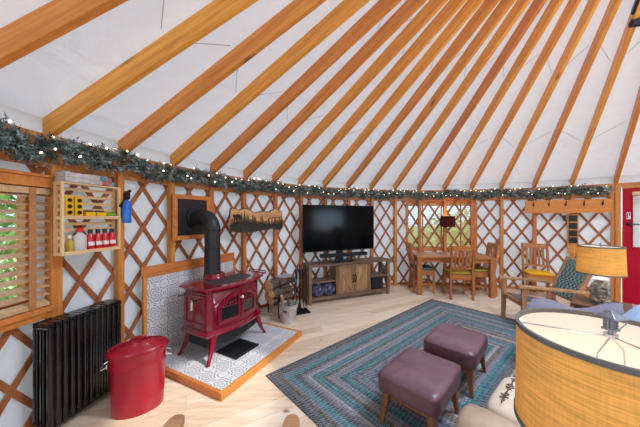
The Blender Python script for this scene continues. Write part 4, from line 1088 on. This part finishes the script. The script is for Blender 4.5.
for (p, r_), m, lab in zip(ch, ('olivecush', 'tealcush', 'olivecush', 'yellowcush'), ('olive yellow seat pad on the chair at the near side of dining table', 'teal seat pad on the dining chair nearest the television', 'olive yellow seat pad on the chair at the coat rack end of table', 'mustard yellow seat pad on the chair against the lattice wall')):
    b = MB(); b.pad(.41, .39, .05, p=5, prof=2.2, puff=.008); o = tag(obj('seat_pad', b, M[m], smooth=True), lab, 'cushion', 'seat pads on the dining chairs'); place(o, p + RZ(r_) @ Vector((0, -.01, .4545)), r_)
# sconce on the stud above the table
a = th(12); t = thing('wall_sconce', 'maroon drum shade wall sconce glowing on the stud over the dining table', 'wall lamp', cyl(a, R - .0985, 1.42), a - PI/2)
b = MB(); b.box((0, -.012, -.05), (.06, .02, .16)); obj('back_plate', b, M['blackmetal'], t, bevel=.004)
b = MB(); b.tube([(0, -.02, -.09), (0, -.06, -.10), (0, -.13, -.085), (0, -.13, -.02)], .008, 8); b.tube([(0,-.13,-.02),(0,-.13,.02)], .018, 10); obj('arm', b, M['blackmetal'], t, smooth=True)
b = MB(); b.lathe([(.001,.02),(.018,.03),(.028,.06),(.024,.085),(.001,.1)], 14, (0,-.13,0)); obj('bulb', b, M['warmbulb'], t, smooth=True)
b = MB(); b.lathe([(.155, -.11), (.15, .12)], 32, (0,-.13,0), sx=1, sy=.62, caps=False); b.lathe([(.147, .12), (.152, -.11)], 32, (0,-.13,0), sx=1, sy=.62, caps=False); obj('lamp_shade', b, M['lampbrown'], t, smooth=True)


# ================================================================== COAT RACK AND STRIP OF BLACK SQUARES
KL_, KA = Vector((4.19, 5.146, 0)), math.atan2(-.666, 1.005)
t = thing('coat_rack', 'wide orange fir coat rack board with five black hooks', 'coat rack', KL_ + RZ(KA) @ Vector((0, -.024, 1.60)), KA)
b = MB(); b.box((.603, 0, .125), (1.206, .024, .25)); obj('board', b, wood('coat_rack_board', (228,150,62), (188,112,42), 'X', 10, .42), t, bevel=.004)
for x in (.13, .36, .60, .845, 1.08):
    b = MB(); b.box((x, -.015, .165), (.024, .006, .06)); b.tube([(x, -.016, .15), (x, -.04, .138), (x, -.055, .15), (x, -.055, .17)], .0065, 8); b.tube([(x,-.016,.185),(x,-.045,.20),(x,-.06,.225)], .0065, 8); obj('hook', b, M['blackmetal'], t, smooth=True, auto=True)
a = th(16); t = thing('square_plaque_strip', 'upright wood strip with four black square plaques under the coat rack', 'wall strip', cyl(a, R - .0985, .82), a - PI/2)
b = MB(); b.box((0, -.011, .385), (.155, .02, .77)); obj('strip', b, M['stud'], t, bevel=.003)
for z in (.675, .535, .395, .26):
    b = MB(); b.box((0, -.029, z), (.118, .014, .112)); obj('square_plaque', b, M['blackplastic'], t, bevel=.004)
b = MB(); b.box((-.115, -.01, .68), (.05, .03, .10)); b.tube([(-.115,-.01,.72),(-.06,-.006,.74)], .008, 6); o = tag(obj('key_holder', b, M['blackplastic'], bevel=.006), 'small black clip hanging beside the topmost black square plaque', 'clip'); place(o, cyl(a, R - .0985, .82), a - PI/2)

# ================================================================== LOUNGE ARMCHAIRS WITH WOVEN BACKS
def armchair(loc, rot, lab):
    t = thing('lounge_armchair', lab, 'armchair', loc, rot, 'low wooden lounge armchairs')
    HWd = .255
    for s in (-1, 1):
        b = MB(); b.bar((s*HWd, -.335, 0), (s*HWd, -.32, .585), .036, .048, up=(0,1,0), w2=.036, h2=.066); obj('leg', b, M['chairwoodz'], t, bevel=.006)
        b = MB(); b.bar((s*HWd, .44, 0), (s*HWd, .27, .40), .036, .044, up=(0,1,0)); obj('leg', b, M['chairwoodz'], t, bevel=.006)
        # flat paddle arm with round front end
        b = MB(); rings = []
        for y, w, z in ((-.395,.02,.596),(-.388,.05,.597),(-.37,.066,.598),(-.34,.074,.6),(-.2,.07,.6),(.1,.056,.583),(.3,.046,.568),(.385,.042,.562)):
            rings.append([(s*(HWd+.004)-w/2, y, z-.017), (s*(HWd+.004)+w/2, y, z-.017), (s*(HWd+.004)+w/2, y, z+.017), (s*(HWd+.004)-w/2, y, z+.017)])
        b.loft(rings); obj('arm', b, M['chairwood'], t, bevel=.006)
        b = MB(); b.bar((s*(HWd-.04), -.35, .385), (s*(HWd-.04), .33, .285), .028, .055); obj('seat_rail', b, M['chairwood'], t, bevel=.005)
        b = MB(); b.bar((s*(HWd-.04), .19, .27), (s*(HWd-.03), .475, .945), .030, .05, up=(0,1,0)); obj('back_post', b, M['chairwoodz'], t, bevel=.006)
    obj('cross_rail', MB().bar((-HWd, -.325, .36), (HWd, -.325, .36), .03, .06), M['chairwood'], t, bevel=.005); obj('cross_rail', MB().bar((-HWd+.04, .32, .28), (HWd-.04, .32, .28), .03, .05), M['chairwood'], t, bevel=.005)
    b = MB()
    for k in range(22):
        y = -.30 + .028*k; z = .40 - .147*(y+.35); b.bar((-HWd+.055, y, z), (HWd-.055, y, z), .022, .012)
    obj('seat', b, M['greyseat'], t, bevel=.004)
    obj('back_rail', MB().bar((-HWd+.05, .470, .93), (HWd-.05, .470, .93), .03, .045, up=(0,.39,.92)), M['chairwood'], t, bevel=.005); obj('back_rail', MB().bar((-HWd+.05, .262, .44), (HWd-.05, .262, .44), .026, .035), M['chairwood'], t, bevel=.005)
    b = MB(); b.bar((0, .255, .445), (0, .462, .925), HWd*2 - .13, .018, up=(0,1,-.4)); obj('woven_back', b, M['cord'], t)
    return t
ac = armchair((3.02, 3.455, .012), rad(-102), 'wooden lounge armchair with green woven cord back facing the stove')
dup(ac, (-.385, .765, 0), rad(180), 'wooden lounge armchair in front of the camera, only its arm ends showing')

# ================================================================== RUG AND STOOLS
ra = rad(41); e_ = Vector((cos(ra), sin(ra), 0)); g_ = Vector((sin(ra), -cos(ra), 0))
rc_ = Vector((-.52, 2.41, 0)) + e_ * RUG_L/2 + g_ * RUG_W/2
b = MB(); b.box((0, 0, .0065), (RUG_L, RUG_W, .011)); o = tag(obj('braided_rug', b, M['rug'], bevel=.004), 'large braided rug with concentric teal, blue and grey rectangles', 'rug'); place(o, rc_, ra)
def stool(loc, rot, sx, sy, lab):
    t = thing('leather_footstool', lab, 'footstool', loc, rot, 'plum leather footstools on the rug')
    b = MB(); b.pad(sx*1.03, sy*1.03, .145, p=14, prof=8, c=(0,0,.236), puff=.01, n=56, m=13); obj('seat', b, M['plum'], t, smooth=True)
    b = MB()
    for s in (-1, 1): b.bar((-sx/2+.07, s*(sy/2-.05), .212), (sx/2-.07, s*(sy/2-.05), .212), .024, .045); b.bar((s*(sx/2-.06), -sy/2+.06, .212), (s*(sx/2-.06), sy/2-.06, .212), .024, .045)
    obj('seat_frame', b, M['legwood'], t, bevel=.004)
    for x in (-1, 1):
        for y in (-1, 1):
            b = MB(); b.loft([[Vector((x*(sx/2-.055+o_), y*(sy/2-.05+o_*.8), z)) + Vector((i*w, j*w, 0)) for i, j in ((-1,-1),(1,-1),(1,1),(-1,1))] for o_, z, w in ((0,.24,.028),(.005,.18,.024),(.018,.09,.018),(.034,0,.0135))][::-1]); obj('leg', b, M['legwood'], t, bevel=.004)
    return t
s0_ = stool((.757, 1.895, .012), rad(46), .53, .42, 'plum leather footstool on the rug, the one nearer the camera')
dup(s0_, (1.30, 2.405, .012), rad(46), 'plum leather footstool on the rug, the one nearer the dining table')

# ================================================================== SOFA AND WHAT LIES ON IT
SA = rad(221); SC = Vector((.71, 1.25, 0)) + e_ * 1.0 + g_ * .42
def on_sofa(ee, gg, z): return Vector((.71, 1.25, 0)) + e_ * ee + g_ * gg + Vector((0, 0, z))
t = thing('leather_sofa', 'taupe leather sofa with rounded arms along the rug, mostly behind lampshade', 'sofa', SC + Vector((0,0,.012)), SA)
b = MB(); b.box((0, .02, .20), (1.86, .76, .20)); obj('base', b, M['taupe'], t, bevel=.03, seg=3)
for s in (-1, 1):
    b = MB(); rings = []
    for y, k in ((-.43,.55),(-.425,.8),(-.40,.95),(-.34,1),(0,1),(.3,1),(.40,.96),(.425,.85)):
        ring = []
        for i in range(24):
            a = 2*PI*i/24; p_ = 3.2; ca, sa = cos(a), sin(a); q = (abs(ca)**p_+abs(sa)**p_)**(-1/p_)
            ring.append((s*1.0 + .125*q*ca*k, y, .345 + .235*q*sa*(k*.5+.5)))
        rings.append(ring)
    b.loft(rings); obj('arm', b, M['taupe'], t, smooth=True)
for k in (-1, 0, 1):
    b = MB(); b.pad(.575, .66, .15, p=7, prof=3, c=(k*.582, -.06, .285), puff=.015); obj('seat_cushion', b, M['taupe'], t, smooth=True)
    b = MB(); b.pad(.57, .40, .17, p=6, prof=2.6, c=(k*.575, .20, .44), puff=.02, rot=RX(rad(74))); obj('back_cushion', b, M['taupe'], t, smooth=True)
b = MB(); b.box((0, .36, .45), (1.86, .13, .66)); obj('back', b, M['taupe'], t, bevel=.05, seg=4)
for x in (-.88, .88):
    for y in (-.3, .34):
        b = MB(); b.lathe([(.018,0),(.026,.10)], 12, (x,y,0)); obj('foot', b, M['darkwood'], t)
# script pillow lying on the seat
t = thing('script_pillow', 'beige pillow with brown script lying on the sofa seat beside the lampshade', 'pillow', on_sofa(.36, .27, .452), ra)
b = MB(); b.pad(.44, .46, .11, p=6, prof=1.9, puff=.02); obj('cover', b, M['beige'], t, smooth=True)
b = MB(); rnd = random.Random(2)
for row in range(5):
    y = -.16 + .08*row; pts = []
    for i in range(60):
        u = -.16 + .32*i/59
        if rnd.random() < .03 and len(pts) > 6: b.tube(pts, .0032, 5); pts = []; continue
        pts.append((u + .008*sin(i*1.9), y + .022*sin(i*1.15 + row)*(.5 + .5*sin(i*.31+row)), .1245 - .020*(max(abs(u), abs(y))/.2)**3))
    if len(pts) > 3: b.tube(pts, .0032, 5)
obj('script_lines', b, M['brownink'], t)
# lavender throw folded over the far arm
b = MB(); rings = []
for i in range(22):
    u = i/21; gg = -.06 + .62*u; top = .665 + .02*sin(u*9) + .22*max(0, u-.5)**1.2; hw = .185 + .012*sin(u*14)
    sec = [(-hw, .40), (-hw-.012, .50), (-hw+.015, top-.05), (-hw*.55, top-.004), (0, top+.006*sin(u*20)), (hw*.55, top-.004), (hw-.015, top-.05), (hw+.012, .48), (hw, .36)]
    inn = [(x*.90, z-.014 if abs(x) < hw*.8 else z) for x, z in sec[::-1]]
    rings.append([on_sofa(2.0 + x, gg + .01*sin(z*30), z) for x, z in sec + inn])
b.loft(rings); o = tag(obj('throw_blanket', b, M['lavender'], smooth=True), 'lavender grey throw blanket draped over the far sofa arm', 'blanket')
t = thing('scatter_cushion', 'pale blue cushion leaning on the sofa back behind the big lampshade', 'cushion', on_sofa(1.55, .60, .72), rad(221))
b = MB(); b.pad(.46, .42, .14, p=5, prof=1.7, rot=RX(rad(55)), c=(0, .057, -.04)); obj('cover', b, M['paleblue'], t, smooth=True)

# ================================================================== THE TWO BURLAP LAMPS
def side_table(loc, rot, lab, sx, h):
    t = thing('side_table', lab, 'side table', loc, rot)
    b = MB(); b.box((0,0,h-.015), (sx, sx, .03)); obj('table_top', b, M['darkwood'], t, bevel=.006)
    b = MB(); b.box((0,0,h-.06), (sx-.08, sx-.08, .06)); obj('apron', b, M['darkwood'], t, bevel=.003)
    for x in (-1,1):
        for y in (-1,1):
            b = MB(); b.box((x*(sx/2-.045), y*(sx/2-.045), (h-.03)/2), (.04,.04,h-.03)); obj('leg', b, M['darkwood'], t, bevel=.004)
side_table(on_sofa(-.40, .50, 0), ra, 'dark square side table under the big near burlap lamp', .48, .50)
side_table((2.90, 2.60, .012), rad(41), 'dark square side table under the farther burlap lamp', .42, .62)
def lamp(loc, rot, lab, rt, rb, zs0, zs1, jh, jr, finial):
    """zs0, zs1: heights of the shade's lower and upper rim above the table"""
    t = thing('table_lamp', lab, 'table lamp', loc, rot, 'burlap drum shade table lamps')
    b = MB(); b.lathe([(rb, zs0), (rt, zs1)], 64, caps=False); sh = obj('lamp_shade', b, M['burlap'], t, smooth=True)
    b = MB(); b.lathe([(rt - .004, zs1), (rb - .004, zs0)], 64, caps=False); obj('liner', b, M['liner'], sh, smooth=True)
    for r_, z0, z1 in ((rb, zs0 - .001, zs0 + .014*rt/.22), (rt, zs1 - .014*rt/.22, zs1 + .001)):
        b = MB(); b.lathe([(r_ - .006, z0), (r_ + .003, z0), (r_ + .003, z1), (r_ - .006, z1), (r_ - .006, z0)], 64, caps=False); obj('braid_trim', b, M['trimgrey'], sh, smooth=True, auto=True)
    b = MB()
    for k in range(3):
        a = k*2*PI/3 + .35; b.tube([(.012*cos(a), .012*sin(a), zs1 - .004), ((rt-.004)*cos(a), (rt-.004)*sin(a), zs1 - .006)], .0022, 6)
    b.tube([(0,0,zs1-.006),(0,0,zs1+.004)], .016, 14); obj('spider', b, M['silver'], sh)
    b = MB(); hz = jh + .05; mid = (hz + zs1)/2
    b.tube([(0, .0, zs1-.006), (.05,0,zs1-.05), (.065,0,mid), (.045,0,hz+.03), (.02,0,hz)], .0022, 6); b.tube([(0, .0, zs1-.006), (-.05,0,zs1-.05), (-.065,0,mid), (-.045,0,hz+.03), (-.02,0,hz)], .0022, 6); obj('harp', b, M['silver'], t)
    b = MB(); b.tube([(0,0,jh+.01),(0,0,hz+.04)], .016, 14); obj('socket', b, M['pewter'], t, smooth=True)
    b = MB(); b.lathe([(.001,hz+.04),(.014,hz+.05),(.03,hz+.09),(.026,hz+.12),(.001,hz+.138)], 18); obj('bulb', b, M['bulb'], t, smooth=True)
    # glass jar with pebbles
    b = MB(); b.lathe([(jr*.86, 0), (jr, .012), (jr*1.02, jh*.3), (jr*.98, jh*.66), (jr*.66, jh*.84), (jr*.62, jh*.9), (jr*.74, jh*.95)], 8, caps=True); obj('jar', b, M['jar'], t)
    b = MB(); b.lathe([(jr*.76, jh*.94), (jr*.78, jh*.97), (jr*.5, jh*1.03), (.02, jh*1.06)], 16); obj('jar_cap', b, M['white'], t, smooth=True, auto=True)
    b = MB(); b.lathe([(jr*.98, -.0), (jr*1.0, .006), (jr*.9, .012)], 16); obj('foot', b, M['pewter'], t)
    b = MB(); q = random.Random(4)
    ico = [(0,0,1)] + [(cos(a)*s, sin(a)*s, z) for z, s in ((.5,.87),(-.5,.87)) for a in [2*PI*j/6 + (0 if z > 0 else .5) for j in range(6)]] + [(0,0,-1)]
    icf = [(0,1+j,1+(j+1)%6) for j in range(6)] + [(1+j,7+j,1+(j+1)%6) for j in range(6)] + [(7+j,7+(j+1)%6,1+(j+1)%6) for j in range(6)] + [(13,7+(j+1)%6,7+j) for j in range(6)]
    for k in range(150):
        a = q.uniform(0, 2*PI); z = .018 + q.random()*jh*.72; rr_ = (jr*.84 if z < jh*.6 else jr*.6) * math.sqrt(q.uniform(.45,1)); s = q.uniform(.011,.019)
        m_ = RZ(q.uniform(0,6)) @ RX(q.uniform(0,6)); b.add([m_ @ Vector((x*s*1.3, y*s, z_*s*.8)) + Vector((rr_*cos(a), rr_*sin(a), z)) for x, y, z_ in ico], icf)
    o = obj('pebbles', b, M['pebble'], t, smooth=True); o['kind'] = 'stuff'
    fr_ = finial; fx = finial * .6; b = MB(); zz = zs1 + .004
    b.tube([(0,0,zz-.004),(0,0,zz+.012*fr_)], .006*fr_, 10)
    b.box((0,0,zz+.014*fr_), (.048*fx,.048*fx,.006*fr_))
    for x in (-1,0,1):
        for y in (-1,0,1):
            if x or y: b.box((x*.0155*fx, y*.0155*fx, zz+.033*fr_), (.008*fx,.008*fx,.034*fr_))
    b.box((0,0,zz+.033*fr_), (.024*fx,.024*fx,.034*fr_))
    b.loft([[(i*w*fx, j*w*fx, zz+z*fr_) for i, j in ((-1,-1),(1,-1),(1,1),(-1,1))] for w, z in ((.046,.049),(.045,.053),(.020,.063),(.006,.071))]); obj('finial', b, M['pewter'], t, bevel=.001)
lamp((.868, .752, .5005), rad(10), 'big near table lamp with burlap drum shade and pewter lantern finial', .222, .227, .350, .668, .28, .085, 1.0)
lamp((2.895, 2.60, .6325), rad(30), 'smaller looking farther burlap lamp with pebble filled glass jar near red door', .170, .178, .305, .59, .26, .078, .45)

# ================================================================== TRACK LIGHT NEAR THE ROOF RING
q = Vector((3.23, 2.64, 3.60)); ax17 = Vector((cos(th(16)), sin(th(16)), -PITCH)).normalized()
t = thing('track_light', 'dark track spotlight mounted beside a rafter near the roof crown', 'spotlight', q, 0)
b = MB(); b.bar(-ax17*.04 + Vector((.05,0,.02)), -ax17*.50 + Vector((.05,0,.02)), .05, .05); obj('track', b, M['navy'], t, bevel=.004)
b = MB(); b.tube([(.05,0,.0),(.05,0,-.05)], .014, 10); b.tube([(.02,-.01,-.06),(.16,-.05,-.05)], [.035,.05], 16); obj('spot_head', b, M['navy'], t, smooth=True, auto=True)
b = MB(); b.tube([(.16,-.05,-.05),(.164,-.051,-.0498)], .044, 16); obj('lens', b, M['lamp_lens'], t)

# ================================================================== LIGHT, SKY, CAMERA
w = bpy.data.worlds.new('World'); bpy.context.scene.world = w; w.use_nodes = True
nt = w.node_tree; bg = nt.nodes['Background']
sk = nt.nodes.new('ShaderNodeTexSky'); sk.sky_type = 'HOSEK_WILKIE'; sk.turbidity = 4.; sk.ground_albedo = .4
sk.sun_direction = Vector((.58, -.1, .80)).normalized()
mx = nt.nodes.new('ShaderNodeMix'); mx.data_type = 'RGBA'; mx.inputs[0].default_value = .75
nt.links.new(sk.outputs[0], mx.inputs[6]); mx.inputs[7].default_value = (.73, .92, 1.18, 1)
nt.links.new(mx.outputs[2], bg.inputs[0]); bg.inputs[1].default_value = 2.6
sl_ = bpy.data.lights.new('sun', 'SUN'); sl_.energy = 3.0; sl_.angle = .03; sl_.color = (1, .95, .86)
so = bpy.data.objects.new('sun', sl_); C.objects.link(so); so.rotation_euler = Vector((.62, -.15, .77)).to_track_quat('Z', 'Y').to_euler()
def area(name, loc, direction, sx, sy, energy, color=(1,1,1), shape='RECTANGLE'):
    l = bpy.data.lights.new(name, 'AREA'); l.shape = shape; l.size = sx; l.energy = energy; l.color = color
    if shape == 'RECTANGLE': l.size_y = sy
    o = bpy.data.objects.new(name, l); C.objects.link(o); o.location = loc; o.rotation_euler = Vector(direction).to_track_quat('-Z', 'Y').to_euler(); return o
area('daylight_through_dome', (CX, CY, ZT + .20), (0,0,-1), 1.40, 0, 190, (.77,.93,1.15), 'DISK')
for o_ in (W3, W4):
    am = (o_[0]+o_[1])/2; area('daylight_through_window', cyl(am, R + .02, (o_[2]+o_[3])/2), (-cos(am), -sin(am), 0), (o_[1]-o_[0])*R, o_[3]-o_[2], 45, (.77,.93,1.15))

cam = bpy.data.cameras.new('camera'); co = bpy.data.objects.new('camera', cam); C.objects.link(co)
co.location = (0, 0, 1.52); co.rotation_euler = (PI/2, 0, 0)
cam.sensor_width = 36; cam.lens = 36 * 251.8 / 640; cam.shift_y = (217.2 - 213.5) / 640; cam.clip_start = .05
sc = bpy.context.scene; sc.camera = co
sc.view_settings.view_transform = 'Standard'; sc.view_settings.look = 'None'; sc.view_settings.gamma = 1; sc.view_settings.use_curve_mapping = False
sc.view_settings.exposure = .02
sc.cycles.use_denoising = True
sc.cycles.max_bounces = 10; sc.cycles.diffuse_bounces = 6; sc.cycles.transparent_max_bounces = 12; sc.cycles.sample_clamp_indirect = 8
